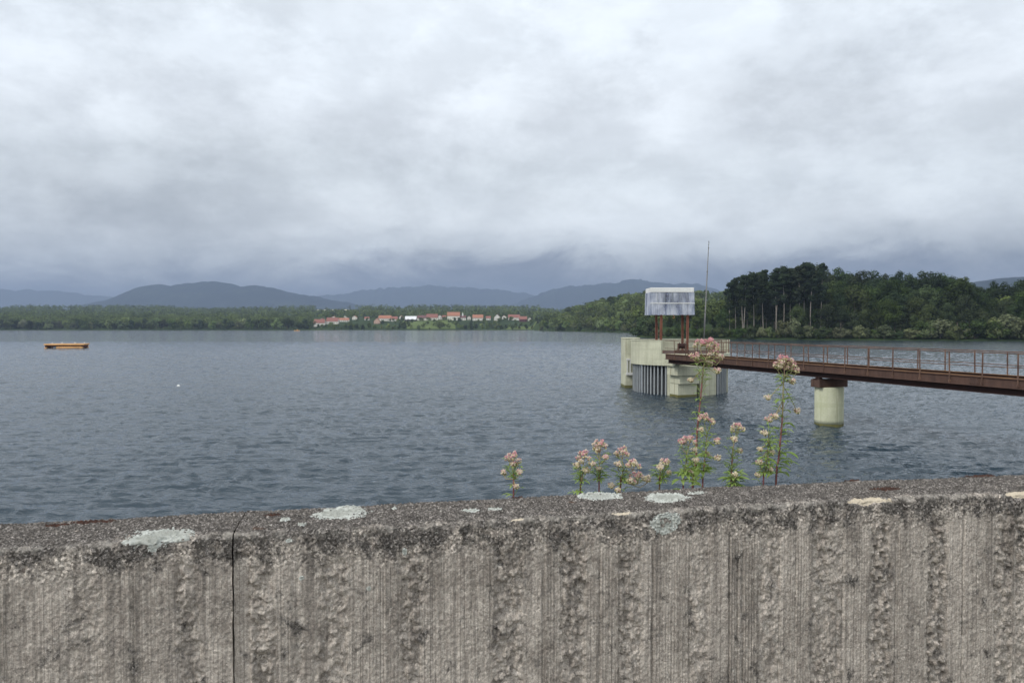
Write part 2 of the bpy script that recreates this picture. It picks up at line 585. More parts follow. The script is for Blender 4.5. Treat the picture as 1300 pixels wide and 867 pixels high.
mountain('mountain', 9000, [(60, 412), (150, 391), (167, 384), (190, 376), (213, 368), (238, 365.5), (262, 363.5), (284, 361), (300, 362), (326, 367), (345, 365), (370, 370), (396, 376), (425, 381), (480, 392), (560, 412)], 2500, 3)
mountain('mountain', 14000, [(250, 410), (330, 386), (380, 381), (430, 376), (470, 371), (510, 368), (545, 366), (600, 367), (650, 372), (690, 376), (730, 385), (770, 400)], 2600, 8)
mountain('mountain', 11500, [(600, 410), (650, 388), (690, 373), (720, 366), (760, 361), (790, 358), (830, 358), (880, 366), (950, 385), (1010, 410)], 2400, 21)
mountain('mountain', 14000, [(-320, 400), (-200, 380), (-80, 370), (0, 369), (60, 370), (110, 374), (150, 378), (230, 392), (300, 410)], 2200, 12)
mountain('mountain', 5400, [(980, 405), (1100, 378), (1200, 362), (1290, 352), (1400, 348), (1550, 362), (1700, 400)], 2200, 15)


# ------------------------------------------------------------------ water
def m_water():
    m, t = material('lake_water')
    geo = t.new('ShaderNodeNewGeometry').outputs['Position']
    b = t.bsdf
    b.inputs['Base Color'].default_value = (0.024, 0.040, 0.054, 1)
    b.inputs['Roughness'].default_value = 0.065
    b.inputs['IOR'].default_value = 1.333
    w3 = t.noise(t.map(geo, (3.2, 5.5, 1), rot=(0, 0, 0.3)), 1.0, 3, 0.6, 0.4)
    w4 = t.noise(t.map(geo, (0.8, 1.6, 1), rot=(0, 0, -0.2)), 1.0, 3, 0.6, 0.4)
    h = t.math('MULTIPLY_ADD', w3, 0.05, t.math('MULTIPLY', w4, 0.15))
    t.set(b.inputs['Normal'], t.bump(h, 1.0, 1.0))
    return m


M['water'] = m_water()


def build_water():
    cols = np.unique(np.concatenate([np.linspace(-1800, -80, 60), np.arange(-80, 1380, 1.7), np.linspace(1380, 2900, 60)]))
    rows = [4.0, 9.0, 14.0]
    while rows[-1] < 1400:
        d = rows[-1]
        rows.append(d * (1.0048 if 22 < d < 330 else 1.03 if d < 22 else 1.012))
    rows = np.array(rows)
    X, D = np.meshgrid(cols, rows)
    wx, wy = (X - 650) / F * D, D
    s_ = shore(X)
    lim = np.minimum(D, s_ + 45)              # the sheet ends under the bank
    wx = wx * lim / D; wy = lim
    # wind ripples: short crested, running a little across the view
    a = R(9)
    rx, ry = wx * math.cos(a) + wy * math.sin(a), -wx * math.sin(a) + wy * math.cos(a)
    wpx = (fbm(rx * 0.35, ry * 0.35, 201, 2) - 0.5) * 2.0
    rid = lambda n: 1 - np.abs(2 * n - 1)
    z = 0.050 * (fbm(rx * 0.22, ry * 0.46 + wpx * 0.3, 205, 2) - 0.5)
    z = z + 0.072 * rid(vnoise(rx * 0.36 + wpx * 0.3, ry * 1.15 + wpx * 0.4, 211)) * vnoise(rx * 0.12, ry * 0.2, 212)
    z = z + 0.080 * rid(vnoise(rx * 0.75 + wpx * 0.8, ry * 2.3 - wpx * 0.5, 214))
    z = z + 0.016 * vnoise(rx * 2.6, ry * 4.6, 217)
    gust = 0.8 + 0.4 * fbm(wx * 0.02, wy * 0.045, 221, 3)
    z = (z - 0.045) * 2.0 * gust * (1 - 0.8 * sstep(180, 420, wy))
    v = np.stack([wx, wy, z], -1).reshape(-1, 3)
    n = len(cols)
    i = np.arange(n - 1)[None, :] + n * np.arange(len(rows) - 1)[:, None]
    f = np.stack([i, i + 1, i + 1 + n, i + n], -1).reshape(-1, 4)
    tag(link('water', raw_mesh('water', v, f, [M['water']], smooth=True)), kind='structure')


build_water()

# ------------------------------------------------------------------ the dam: crest walk, ledge, riprap slope
AL = math.atan2(0.2055, 0.9787)
TX, TY = math.cos(AL), math.sin(AL)
WF = 2.309          # distance of the wall face from the viewer, square to the wall
WT = 0.295          # wall thickness
WTOP = EYE - 0.62
CREST = 5.36


def wall_pt(u, w, z):
    return (u * TX - w * TY, u * TY + w * TX, z)


def m_gravel():
    m, t = material('crest_gravel')
    v = t.voronoi(t.obj, 45, 'Color')
    c = t.mix(t.rng(t.noise(t.obj, 3, 4), 0.35, 0.65, 0.2, 0.6), (0.25, 0.235, 0.21), (0.12, 0.12, 0.08))
    c = t.mix(0.35, c, v, 'SOFT_LIGHT')
    t.set(t.bsdf.inputs['Base Color'], c)
    t.bsdf.inputs['Roughness'].default_value = 0.95
    t.set(t.bsdf.inputs['Normal'], t.bump(t.voronoi(t.obj, 45), 0.6, 0.01))
    return m


M['gravel'] = m_gravel()
us = np.unique(np.concatenate([np.linspace(-300, -8, 40), np.arange(-8, 10, 0.3), np.linspace(10, 260, 40)]))
ws = np.array([-80, -40, -14, -9, -6, -4, -2, 0, 1, 2, 2.3, 2.5, 2.62, 2.8, 3.1, 3.4, 3.7, 4.2, 5, 6, 8, 10, 12, 15, 18, 22, 28.])
zs = np.interp(ws, [-80, -40, -14, -9, 2.5, 2.62, 3.5, 22, 28], [-4, -4, 3.5, CREST, CREST, 5.45, 5.35, -1.0, -3.0])
U, W = np.meshgrid(us, ws)
Zg = np.repeat(zs[:, None], len(us), 1) + np.where(W > 3.2, (fbm(U * 1.3, W * 1.3, 4, 4) - 0.5) * 0.35, (fbm(U * 2, W * 2, 6, 3) - 0.5) * 0.02)
v = np.stack([U * TX - W * TY, U * TY + W * TX, Zg], -1).reshape(-1, 3)
n = len(us)
i = np.arange(n - 1)[None, :] + n * np.arange(len(ws) - 1)[:, None]
f = np.stack([i, i + 1, i + 1 + n, i + n], -1).reshape(-1, 4)
tag(link('dam_ground', raw_mesh('dam_ground', v, f, [M['gravel']], smooth=True)), kind='structure')


# ------------------------------------------------------------------ the concrete parapet wall
def u_of(x):
    r = (x - 650) / F
    d = WF / (-0.2055 * r + 0.9787)
    return d * (r * 0.9787 + 0.2055)


ROUGH = [(80, 128, 0.35), (222, 252, 0.75), (314, 346, 0.8), (372, 384, 0.4), (402, 440, 0.85), (508, 536, 0.85), (626, 662, 0.95), (712, 744, 1.0), (788, 816, 1.0), (877, 902, 0.95),
         (966, 992, 0.95), (1034, 1073, 1.0), (1109, 1133, 1.0), (1184, 1206, 1.0), (1269, 1292, 1.0), (1350, 1376, 1.0), (1440, 1470, 1.0)]
GROOVE = [(163, 0.5), (166, 0.4), (375, 0.5), (482, 0.6), (485, 0.5), (505, 0.5), (579, 0.7), (623, 0.7), (690, 1.0), (762, 1.0), (787, 0.8), (830, 1.2), (877, 0.7), (928, 1.3), (938, 0.8), (945, 0.8), (992, 0.5),
          (1012, 0.5), (1073, 0.6), (1141, 0.9), (1144, 0.9), (1227, 1.2), (1268, 0.7), (1292, 0.5), (1320, 1), (1400, 1)]
FLUTE = [(160, 170, 0.7), (345, 376, 0.6), (440, 508, 0.5), (536, 625, 0.5), (663, 690, 0.3), (690, 712, 0.7), (744, 762, 0.5), (762, 788, 0.9), (830, 877, 0.9), (902, 928, 0.25), (928, 966, 1.4),
         (992, 1034, 0.6), (1073, 1109, 0.5), (1133, 1184, 0.3), (1206, 1227, 0.3), (1227, 1269, 0.25), (1292, 1350, 0.5)]


def band(u, lst, soft=0.004):
    o = np.zeros_like(u)
    for a, b, k in lst:
        a, b = u_of(a), u_of(b)
        o = np.maximum(o, k * sstep(a - soft, a + soft, u) * (1 - sstep(b - soft, b + soft, u)))
    return o


def band_far(u, lst):
    """the same ribs repeat along the rest of the wall"""
    lo, hi = u_of(5), u_of(1290)
    per = u_of(1290) - u_of(620)
    uu = np.where(u > hi, hi - np.mod(hi - u, per), u)
    uu = np.where(u < lo, u_of(314) + np.mod(u - u_of(314), per), uu)
    return uu


def wall_disp(u, L, end_u=None):
    """outward displacement of the wall surface; L runs 0 at the front arris, negative down the face, positive over the top"""
    uw = band_far(u, None)
    wob = (vnoise(u * 9, L * 14, 31) - 0.5) * 0.010 + (vnoise(u * 30, L * 45, 33) - 0.5) * 0.006
    edge = 0.085 + (fbm(u * 7, u * 0 + 1.5, 41, 3) - 0.5) * 0.09
    down = sstep(edge - 0.03, edge + 0.05, -L)          # 0 in the weathered band under the arris, 1 in the ribbed face
    face = sstep(0.0, 0.02, -L)
    rough = band(uw + wob * 1.5, ROUGH, 0.010) * down
    rough = rough * (0.30 + 1.0 * fbm(u * 9, L * 5, 52, 3)) * (0.5 + 0.9 * vnoise(u * 3.1, L * 2.3, 53))
    rough = np.clip(rough, 0, 1)
    flute = band(uw, FLUTE, 0.002) * down
    gro = np.zeros_like(u)
    for x, k in GROOVE:
        c = u_of(x)
        gro = np.maximum(gro, k * np.exp(-((uw - c + (vnoise(L * 8, L * 0 + x, 3) - 0.5) * 0.003) / 0.0028) ** 2))
    gro = gro * down * (0.4 + 0.8 * vnoise(u * 3, L * 14, 66))
    f1, cid = worley(u * 52 + wob * 40, L * 46, 71)
    f2, cid2 = worley(u * 120, L * 110, 73)
    peb = np.clip(0.75 - f1, 0, 1) * (cid > 0.25)
    peb2 = np.clip(0.7 - f2, 0, 1) * (cid2 > 0.35)
    f3, cid3 = worley(u * 24 + wob * 30, L * 21, 79)
    big = np.sqrt(np.clip(0.5 - f3, 0, 0.5)) * (cid3 > 0.45)
    d = (fbm(u * 2.2, L * 2.2, 81, 3) - 0.5) * 0.010
    d = d + rough * (-0.016 + 0.012 * peb + 0.010 * big + 0.030 * np.abs(fbm(u * 26, L * 22, 85, 3) - 0.5) + 0.016 * (fbm(u * 40, L * 40, 84, 3) - 0.5))
    top = 1 - down
    d = d + (0.0016 + 0.0032 * top + 0.002 * rough) * (peb2 * 1.7 - 0.4)
    d = d + top * 0.006 * (fbm(u * 35, L * 35, 86, 4) - 0.55)
    d = d + (1 - rough) * down * 0.0022 * (fbm(u * 160, L * 22, 87, 3) - 0.5)
    ph = uw * 2 * math.pi / 0.0105 + 1.5 * vnoise(uw * 40, L * 5, 88)
    d = d + flute * 0.0015 * np.sin(ph)
    d = d - gro * 0.0075
    d = d + rough * (0.013 * (cid - 0.5) + 0.007 * (cid3 - 0.5) + 0.004 * (cid2 - 0.5)) + down * (1 - rough) * 0.0012 * (cid2 - 0.5)
    # broken arris
    ar = np.exp(-(L / 0.03) ** 2)
    d = d - ar * 0.016 * np.clip(fbm(u * 13, L * 10, 91, 4) - 0.42, 0, 1) * 2.4
    # fresh spalls on the arris
    spall = np.zeros_like(u)
    for x, w, a in ((1113, 0.105, 0.032), (1303, 0.075, 0.030), (655, 0.03, 0.008), (790, 0.035, 0.007)):
        q = np.hypot((u - u_of(x)) / w, (L - 0.006) / (a * 1.05)) + (fbm(u * 45, L * 45, 95, 3) - 0.5) * 0.9
        s = 1 - sstep(0.8, 1.0, q)
        spall = np.maximum(spall, s)
        d = d - s * a * 0.30
    # recessed strip beside the joint with a lip over it
    st = sstep(u_of(296), u_of(297), u) * (1 - sstep(u_of(312), u_of(317), u))
    lip = sstep(0.052, 0.058, -L - 0.014 * np.clip((u - u_of(297)) / 0.05, 0, 1) + 0.004 * vnoise(u * 200, L * 0, 4))
    d = d - st * lip * 0.011 * face
    return d, rough, flute, top, spall, cid2


def m_wall():
    m, t = material('board_marked_concrete')
    at_ = t.new('ShaderNodeAttribute', attribute_name='mask')
    sp = t.new('ShaderNodeSeparateColor')
    t.set(sp.inputs[0], at_.outputs['Color'])
    rough, flute, top = sp.outputs
    spall = at_.outputs['Alpha']
    o = t.obj
    big = t.noise(t.map(o, (1, 1, 0.55)), 5.5, 6, 0.66)
    med = t.noise(o, 26, 5, 0.65)
    fine = t.noise(o, 160, 3, 0.6)
    strk = t.noise(t.map(o, (55, 20, 2.6)), 1.0, 4, 0.6)
    c = t.mix(t.rng(big, 0.40, 0.60), (0.450, 0.397, 0.345), (0.275, 0.239, 0.206))
    c = t.mix(t.rng(med, 0.40, 0.66, 0, 0.8), c, (0.590, 0.530, 0.462))
    c = t.mix(t.rng(strk, 0.50, 0.72, 0, 0.6), c, (0.15, 0.135, 0.118))
    c = t.mix(t.math('MULTIPLY', rough, 0.14), c, (0.20, 0.172, 0.145))
    run = t.noise(t.map(o, (19, 8, 0.9)), 1.0, 5, 0.65)
    wz0 = t.new('ShaderNodeSeparateXYZ'); t.set(wz0.inputs[0], o)
    c = t.mix(t.math('MULTIPLY', t.rng(run, 0.50, 0.64), t.rng(wz0.outputs[2], 0.55, 0.98, 0.25, 0.75)), c, (0.115, 0.100, 0.088))
    # sand and gravel grains showing in the paste
    g1 = t.new('ShaderNodeSeparateColor'); t.set(g1.inputs[0], t.voronoi(o, 150, 'Color'))
    g2 = t.new('ShaderNodeSeparateColor'); t.set(g2.inputs[0], t.voronoi(o, 330, 'Color'))
    gr = t.ramp(g1.outputs[0], [(0.0, 0.34), (0.3, 0.66), (0.62, 1.0), (0.86, 1.2), (0.96, 1.75)])
    gr2 = t.ramp(g2.outputs[0], [(0.0, 0.45), (0.35, 0.85), (0.75, 1.1), (0.97, 1.5)])
    amt = t.math('MAXIMUM', t.math('MULTIPLY', rough, 0.5), t.math('MULTIPLY', top, 0.95))
    amt = t.math('MAXIMUM', amt, 0.25)
    c = t.mix(amt, c, t.mix(1.0, c, gr, 'MULTIPLY'))
    c = t.mix(0.50, c, t.mix(1.0, c, gr2, 'MULTIPLY'))
    # fine dark vertical lines: shade of the board grooves put into the colour
    gshade = t.noise(t.map(o, (240, 40, 1.1)), 1.0, 4, 0.65)
    sm = t.math('MULTIPLY', t.math('SUBTRACT', 1.0, rough), t.math('SUBTRACT', 1.0, top), clamp=True)
    c = t.mix(t.math('MULTIPLY', t.rng(gshade, 0.50, 0.66), t.math('MULTIPLY', sm, 0.65)), c, (0.15, 0.13, 0.112))
    # dark crust of lichen and dirt: heavy near the top of the wall, in spots below
    dk = t.noise(o, 13, 6, 0.7, 0.4)
    wz = t.new('ShaderNodeSeparateXYZ'); t.set(wz.inputs[0], o)
    hi = t.rng(wz.outputs[2], 0.90, 1.02, 0.0, 1.0)
    tp_ = t.math('MULTIPLY', t.rng(wz.outputs[1], 0.02, 0.06, 0.0, 0.09), t.rng(wz.outputs[2], 0.99, 1.0, 0.0, 1.0))
    lev = t.math('ADD', t.math('MULTIPLY_ADD', hi, 0.17, -0.015), tp_)
    cr = t.math('ADD', dk, lev)
    cr = t.rng(cr, 0.53, 0.64, 0.0, 0.9)
    crust = t.mix(1.0, t.mix(fine, (0.050, 0.045, 0.042), (0.132, 0.120, 0.110)), t.ramp(g1.outputs[1], [(0.0, 0.35), (0.45, 0.8), (0.75, 1.35), (0.95, 2.5)]), 'MULTIPLY')
    crust = t.mix(1.0, crust, t.ramp(g2.outputs[1], [(0.0, 0.4), (0.5, 0.95), (0.85, 1.35), (0.97, 2.1)]), 'MULTIPLY')
    c = t.mix(cr, c, crust)
    # patchy paler band along the arris
    yy = wz.outputs[1]
    ed = t.math('MULTIPLY', t.rng(yy, 0.035, 0.012, 0.0, 1.0, True), t.rng(wz.outputs[2], 0.995, 1.012, 0.0, 1.0, True))
    ed = t.math('MULTIPLY', ed, t.rng(t.noise(o, 16, 5, 0.7), 0.45, 0.62, 0.0, 0.55))
    c = t.mix(ed, c, t.mix(fine, (0.30, 0.275, 0.24), (0.56, 0.52, 0.46)))
    wh = t.noise(o, 75, 3, 0.6)
    c = t.mix(t.math('MULTIPLY', t.rng(wh, 0.66, 0.70), 0.6), c, (0.50, 0.47, 0.42))
    rb = t.noise(o, 9, 4, 0.7)
    c = t.mix(t.math('MULTIPLY', t.rng(rb, 0.66, 0.74), t.math('MULTIPLY', hi, 0.6)), c, (0.10, 0.05, 0.03))
    c = t.mix(t.rng(spall, 0.45, 0.6), c, t.mix(fine, (0.62, 0.54, 0.42), (0.46, 0.40, 0.31)))
    t.set(t.bsdf.inputs['Base Color'], c)
    t.bsdf.inputs['Roughness'].default_value = 0.95
    spec(t, 0.12)
    fl = t.noise(t.map(o, (330, 60, 4)), 1.0, 3, 0.6)
    hgt = t.math('MULTIPLY_ADD', t.math('MULTIPLY', fl, flute), 1.6, t.math('MULTIPLY', t.noise(o, 230, 4, 0.7), 0.9))
    hgt = t.math('MULTIPLY_ADD', g1.outputs[0], 0.35, hgt)
    t.set(t.bsdf.inputs['Normal'], t.bump(hgt, 0.8, 0.004))
    return m


M['wall'] = m_wall()


def wall_profile(fine):
    """(offset square to the wall, height, normal, L) round the section"""
    out = []
    H = WTOP - CREST + 0.02
    r = 0.014
    st = 0.0034 if fine else 0.012
    for z in np.concatenate([np.linspace(-H, -0.74, 6), np.arange(-0.72, -r, st)]):
        out.append((0.0, z, (-1, 0), z))
    for a in np.linspace(0, math.pi / 2, 5 if fine else 3):
        out.append((r - r * math.cos(a), -r + r * math.sin(a), (-math.cos(a), math.sin(a)), (a - math.pi / 4) * r))
    for y in np.arange(r + st, WT - r, st * 1.1):
        out.append((y, 0.0, (0, 1), y))
    for a in np.linspace(0, math.pi / 2, 5 if fine else 3):
        out.append((WT - r + r * math.sin(a), -r + r * math.cos(a), (math.sin(a), math.cos(a)), WT + a * r))
    for z in np.linspace(-0.03, -0.2, 14):
        out.append((WT, z, (1, 0), WT - z))
    for z in np.linspace(-0.25, -H, 8):
        out.append((WT, z, (1, 0), WT - z))
    return out


def wall_surface(u, L, base_y, base_z, ny, nz):
    d, rough, flute, top, spall, cid = wall_disp(u, L)
    sag = (fbm(u * 1.1, u * 0 + 4.2, 101, 3) - 0.5) * 0.018 * sstep(-0.35, -0.0, base_z)
    return base_y + ny * d, base_z + nz * d + sag, rough, flute, top, spall


def build_wall(name, u0, u1, label, fwd=0.0):
    mid = (max(u0, -1.3), min(u1, 3.1))
    seg = []
    if u0 < mid[0]: seg.append(np.arange(u0, mid[0], 0.016))
    seg.append(np.arange(mid[0], mid[1], 0.0027))
    if u1 > mid[1]: seg.append(np.arange(mid[1], u1, 0.016))
    uu = np.unique(np.append(np.concatenate(seg), u1))
    pr = wall_profile(True)
    by = np.array([p[0] for p in pr])[:, None]; bz = np.array([p[1] for p in pr])[:, None]
    ny = np.array([p[2][0] for p in pr])[:, None]; nz = np.array([p[2][1] for p in pr])[:, None]
    L = np.array([p[3] for p in pr])[:, None]
    U = np.broadcast_to(uu[None, :], (len(pr), len(uu))).copy()
    L = np.broadcast_to(L, U.shape).copy()
    y, z, rough, flute, top, spall = wall_surface(U, L, by, bz, ny, nz)
    U = U + (fbm(L * 22, L * 0 + u0, 131, 3) - 0.5) * 0.005 * np.exp(-np.abs(U - UJ) / 0.012)
    v = np.stack([U, y - fwd, z + (WTOP - CREST)], -1)
    nr, ncol = U.shape
    verts = v.reshape(-1, 3)
    i = np.arange(ncol - 1)[None, :] + ncol * np.arange(nr - 1)[:, None]
    f = np.stack([i, i + 1, i + 1 + ncol, i + ncol], -1).reshape(-1, 4)
    # closed ends
    capv, capf = [], []
    for c in (0, ncol - 1):
        ring = v[:, c, :]
        m = ring.mean(0)
        inn = m + (ring - m) * 0.55
        b = len(verts) + sum(len(q) for q in capv)
        capv.append(inn)
        for k in range(nr - 1):
            capf.append((k * ncol + c, (k + 1) * ncol + c, b + k + 1, b + k))
        capv.append(m[None, :])
        for k in range(nr - 1):
            capf.append((b + k, b + k + 1, b + nr, b + nr))
    quads = [q for q in capf if len(set(q)) == 4]
    verts = np.concatenate([verts] + capv)
    f = np.concatenate([f, np.array(quads)])
    me = raw_mesh(name, verts, f, [M['wall']], smooth=True)
    ca = me.color_attributes.new('mask', 'FLOAT_COLOR', 'POINT')
    cdat = np.zeros((len(me.vertices), 4), np.float32)
    cdat[:U.size] = np.stack([rough, flute, top, spall], -1).reshape(-1, 4)
    ca.data.foreach_set('color', cdat.ravel())
    o = link(name, me, None, wall_pt(0, WF, CREST), AL)
    tag(o, label, 'wall', 'concrete parapet sections along the dam')
    return o


UJ = u_of(293.5)
wallA = build_wall('concrete_wall', -6.0, UJ - 0.0018, 'weathered grey concrete parapet section ending at the dark joint, left of the joint', 0.004)
wallB = build_wall('concrete_wall', UJ + 0.0018, 8.0, 'long ribbed concrete parapet section with lichen discs, right of the dark joint')


M['filler'] = m_weathered('grey_joint_filler', (0.075, 0.07, 0.065), (0.045, 0.042, 0.04), 30, 0.95, False, 0.4, (0.4, 0.6), 120)
jf = MB()
jf.box(UJ - 0.006, UJ + 0.006, 0.012, WT - 0.02, 0.02, WTOP - CREST - 0.009)
jf.build('joint_filler', M['filler'], wallB)

# lichen crusts on the wall: thin real crusts following the surface
def m_lichen():
    m, t = material('pale_lichen')
    a = t.noise(t.obj, 60, 5, 0.7)
    b = t.noise(t.obj, 14, 4, 0.6)
    c = t.mix(t.rng(a, 0.38, 0.62), (0.36, 0.375, 0.345), (0.54, 0.555, 0.515))
    c = t.mix(t.rng(b, 0.50, 0.66, 0, 0.6), c, (0.30, 0.30, 0.265))
    c = t.mix(t.rng(t.voronoi(t.obj, 190), 0.05, 0.3, 0.35, 0.0), c, (0.2, 0.2, 0.18))
    ring = t.new('ShaderNodeAttribute', attribute_name='ring').outputs['Fac']
    rg = t.math('ADD', ring, t.math('MULTIPLY', t.math('SUBTRACT', a, 0.5), 0.7))
    c = t.mix(t.rng(rg, 0.78, 0.30, 0.0, 0.75, True), c, t.mix(a, (0.17, 0.175, 0.15), (0.42, 0.43, 0.39)))
    c = t.mix(t.rng(rg, 0.92, 1.05, 0.0, 0.6), c, (0.20, 0.20, 0.175))
    t.set(t.bsdf.inputs['Base Color'], c)
    t.bsdf.inputs['Roughness'].default_value = 1.0
    spec(t, 0.05)
    t.set(t.bsdf.inputs['Normal'], t.bump(t.noise(t.obj, 160, 4, 0.7), 0.8, 0.004))
    return m


M['lichen'] = m_lichen()


def lichen(parent, uc, Lc, a, b, seed, fwd=0.0, hole=0.0, ragged=0.35, mat='lichen', name='lichen_patch'):
    """uc, Lc centre on the wall surface (L over the top positive), a, b half sizes"""
    n = 70
    g = np.linspace(-1.25, 1.25, n)
    A, B = np.meshgrid(g, g)
    U = uc + A * a
    L = Lc + B * b
    rr = np.hypot(A, B) + (fbm(U * 38, L * 38, seed, 4) - 0.5) * ragged * 2 + (vnoise(U * 210, L * 210, seed + 2) - 0.5) * 0.14
    r = 0.014
    # the section of the wall for any L
    by = np.where(L > r * 0.785, L, np.where(L < -r * 0.785, 0.0, r - r * np.cos(np.clip(L / r + math.pi / 4, 0, math.pi / 2))))
    bz = np.where(L > r * 0.785, 0.0, np.where(L < -r * 0.785, L, -r + r * np.sin(np.clip(L / r + math.pi / 4, 0, math.pi / 2))))
    ang = np.clip(L / r + math.pi / 4, 0, math.pi / 2)
    ny, nz = -np.cos(ang), np.sin(ang)
    y, z, *_ = wall_surface(U, L, by, bz, ny, nz)
    th = 0.0022 * (1 - sstep(0.72, 1.0, rr)) + 0.0012 * fbm(U * 90, L * 90, seed + 3, 3) - 0.0015
    y = y + ny * th - fwd
    z = z + nz * th + (WTOP - CREST)
    keep = (rr < 1.0) & ((rr < 0.62) | (vnoise(U * 260, L * 260, seed + 4) > 0.10))
    if hole > 0:
        keep &= ~((rr < hole) & (fbm(U * 60, L * 60, seed + 9, 3) > 0.52))
    v = np.stack([U, y, z], -1).reshape(-1, 3)
    i = np.arange(n - 1)[None, :] + n * np.arange(n - 1)[:, None]
    fq = np.stack([i, i + 1, i + 1 + n, i + n], -1).reshape(-1, 4)
    kq = keep.ravel()[fq].all(1)
    fq = fq[kq]
    used, inv = np.unique(fq, return_inverse=True)
    me = raw_mesh(name, v[used], inv.reshape(-1, 4), [M[mat]], smooth=True)
    q = rr.ravel()[used]
    ra = me.attributes.new('ring', 'FLOAT', 'POINT')
    ra.data.foreach_set('value', q.astype(np.float32))
    return link(name, me, parent)


def top_uL(x, y):
    """wall-surface coordinates of a photo pixel on the flat top"""
    d = 0.62 * F / (y - HOR)
    X = (x - 650) / F * d
    return X * TX + d * TY, (-X * TY + d * TX) - WF


def lich_top(parent, x, y, wpx, hpx, seed, **k):
    u, L = top_uL(x, y)
    u1, _ = top_uL(x + wpx / 2, y)
    _, L1 = top_uL(x, y - hpx / 2)
    lichen(parent, u, L, abs(u1 - u), abs(L1 - L), seed, **k)


lich_top(wallA, 200, 681, 92, 18, 5, fwd=0.004)
lich_top(wallB, 432, 652, 80, 17, 6)
lich_top(wallB, 762, 631.5, 66, 11, 7, ragged=0.2)
lich_top(wallB, 848, 634, 66, 13, 8, ragged=0.2)
lich_top(wallB, 884, 629, 32, 3.5, 9)
lichen(wallB, u_of(846), -0.040, 0.062, 0.042, 10, hole=0.34, ragged=0.22)
lich_top(wallB, 598, 650, 26, 5, 12)
lich_top(wallB, 628, 648, 18, 4, 13)
lich_top(wallB, 500, 647, 11, 3, 14)
lich_top(wallB, 361, 661, 14, 5, 15)
lich_top(wallB, 382, 667, 11, 4, 16)
lichen(wallB, u_of(513), -0.085, 0.008, 0.013, 18)
lichen(wallB, u_of(467), -0.19, 0.008, 0.008, 19)
lichen(wallB, u_of(381), -0.145, 0.009, 0.009, 20)
lichen(wallB, u_of(365), -0.03, 0.012, 0.008, 21)
#NEXT
M['moss'] = m_weathered('dry_red_moss', (0.10, 0.045, 0.030), (0.05, 0.028, 0.022), 60, 0.95, False, 0.8, (0.4, 0.6), 260)
for par, x, y, w_, h_, sd, fw in ((wallA, 112, 663, 62, 3.5, 31, 0.004), (wallA, 70, 667, 30, 3, 32, 0.004), (wallB, 655, 633, 14, 3, 33, 0), (wallB, 1128, 623, 44, 5, 34, 0), (wallB, 1248, 604, 50, 3.5, 35, 0), (wallB, 345, 655, 24, 3, 36, 0), (wallB, 1085, 612, 26, 2.5, 37, 0)):
    lich_top(par, x, y, w_, h_, sd, fwd=fw, ragged=0.5, mat='moss', name='moss_patch')
wallA['kind'] = 'thing'
wallB['kind'] = 'thing'

# ------------------------------------------------------------------ foliage
M['leaf_dark'] = m_leaf('dark_foliage', (0.044, 0.066, 0.028), 0.30, 0.2, 0.25, 0.45)
M['leaf_mid'] = m_leaf('mid_green_foliage', (0.060, 0.088, 0.034), 0.32, 0.2, 0.22, 0.5)
M['leaf_pale'] = m_leaf('grey_green_foliage', (0.145, 0.172, 0.088), 0.35, 0.25, 0.5, 0.45)
M['leaf_far'] = m_leaf('far_foliage', (0.140, 0.188, 0.072), 0.5, 0.15, 0.03, 0.8)  # wide spread: tree-to-tree tone plus crown light and shadow in the colour
M['leaf_pine'] = m_leaf('pine_needles', (0.034, 0.052, 0.030), 0.25, 0.1, 0.4, 0.45)
M['bark'] = m_weathered('grey_bark', (0.20, 0.17, 0.14), (0.10, 0.085, 0.07), 1.2, 0.95, True, 0.3, (0.4, 0.7), 10)
M['bark_pale'] = m_weathered('pale_bark', (0.29, 0.26, 0.225), (0.19, 0.16, 0.14), 0.8, 0.95, True, 0.3, (0.42, 0.7), 10)


def leaf_cloud(centres, radii, n, size, rng, squash=0.8, shell=0.55):
    """many small leaf-sprays through the volume of the lobes"""
    centres, radii = np.asarray(centres, float), np.asarray(radii, float)
    w = radii ** 2
    k = rng.choice(len(radii), n, p=w / w.sum())
    d = rng.normal(size=(n, 3))
    d /= np.linalg.norm(d, axis=1)[:, None]
    r = rng.uniform(shell ** 3, 1.0, n) ** (1 / 3) * (0.86 + 0.28 * rng.random(n))
    p = centres[k] + d * (radii[k] * r)[:, None] * np.array([1, 1, squash])
    # each spray faces roughly outward and up, with plenty of scatter
    nn = d + rng.normal(size=(n, 3)) * 0.34 + np.array([0, 0, 0.30])
    nn /= np.linalg.norm(nn, axis=1)[:, None]
    a = np.cross(nn, rng.normal(size=(n, 3)))
    a /= np.linalg.norm(a, axis=1)[:, None]
    b = np.cross(nn, a)
    s = size * rng.uniform(0.55, 1.35, n)[:, None]
    q = rng.uniform(0.6, 1.0, n)[:, None]
    c0 = p - a * s - b * s * q * 0.3
    c1 = p - b * s * q + nn * s * 0.2
    c2 = p + a * s + b * s * q * 0.25
    c3 = p + b * s * q - nn * s * 0.25
    v = np.stack([c0, c1, c2, c3], 1).reshape(-1, 3)
    f = np.arange(n * 4).reshape(-1, 4)
    return v, f


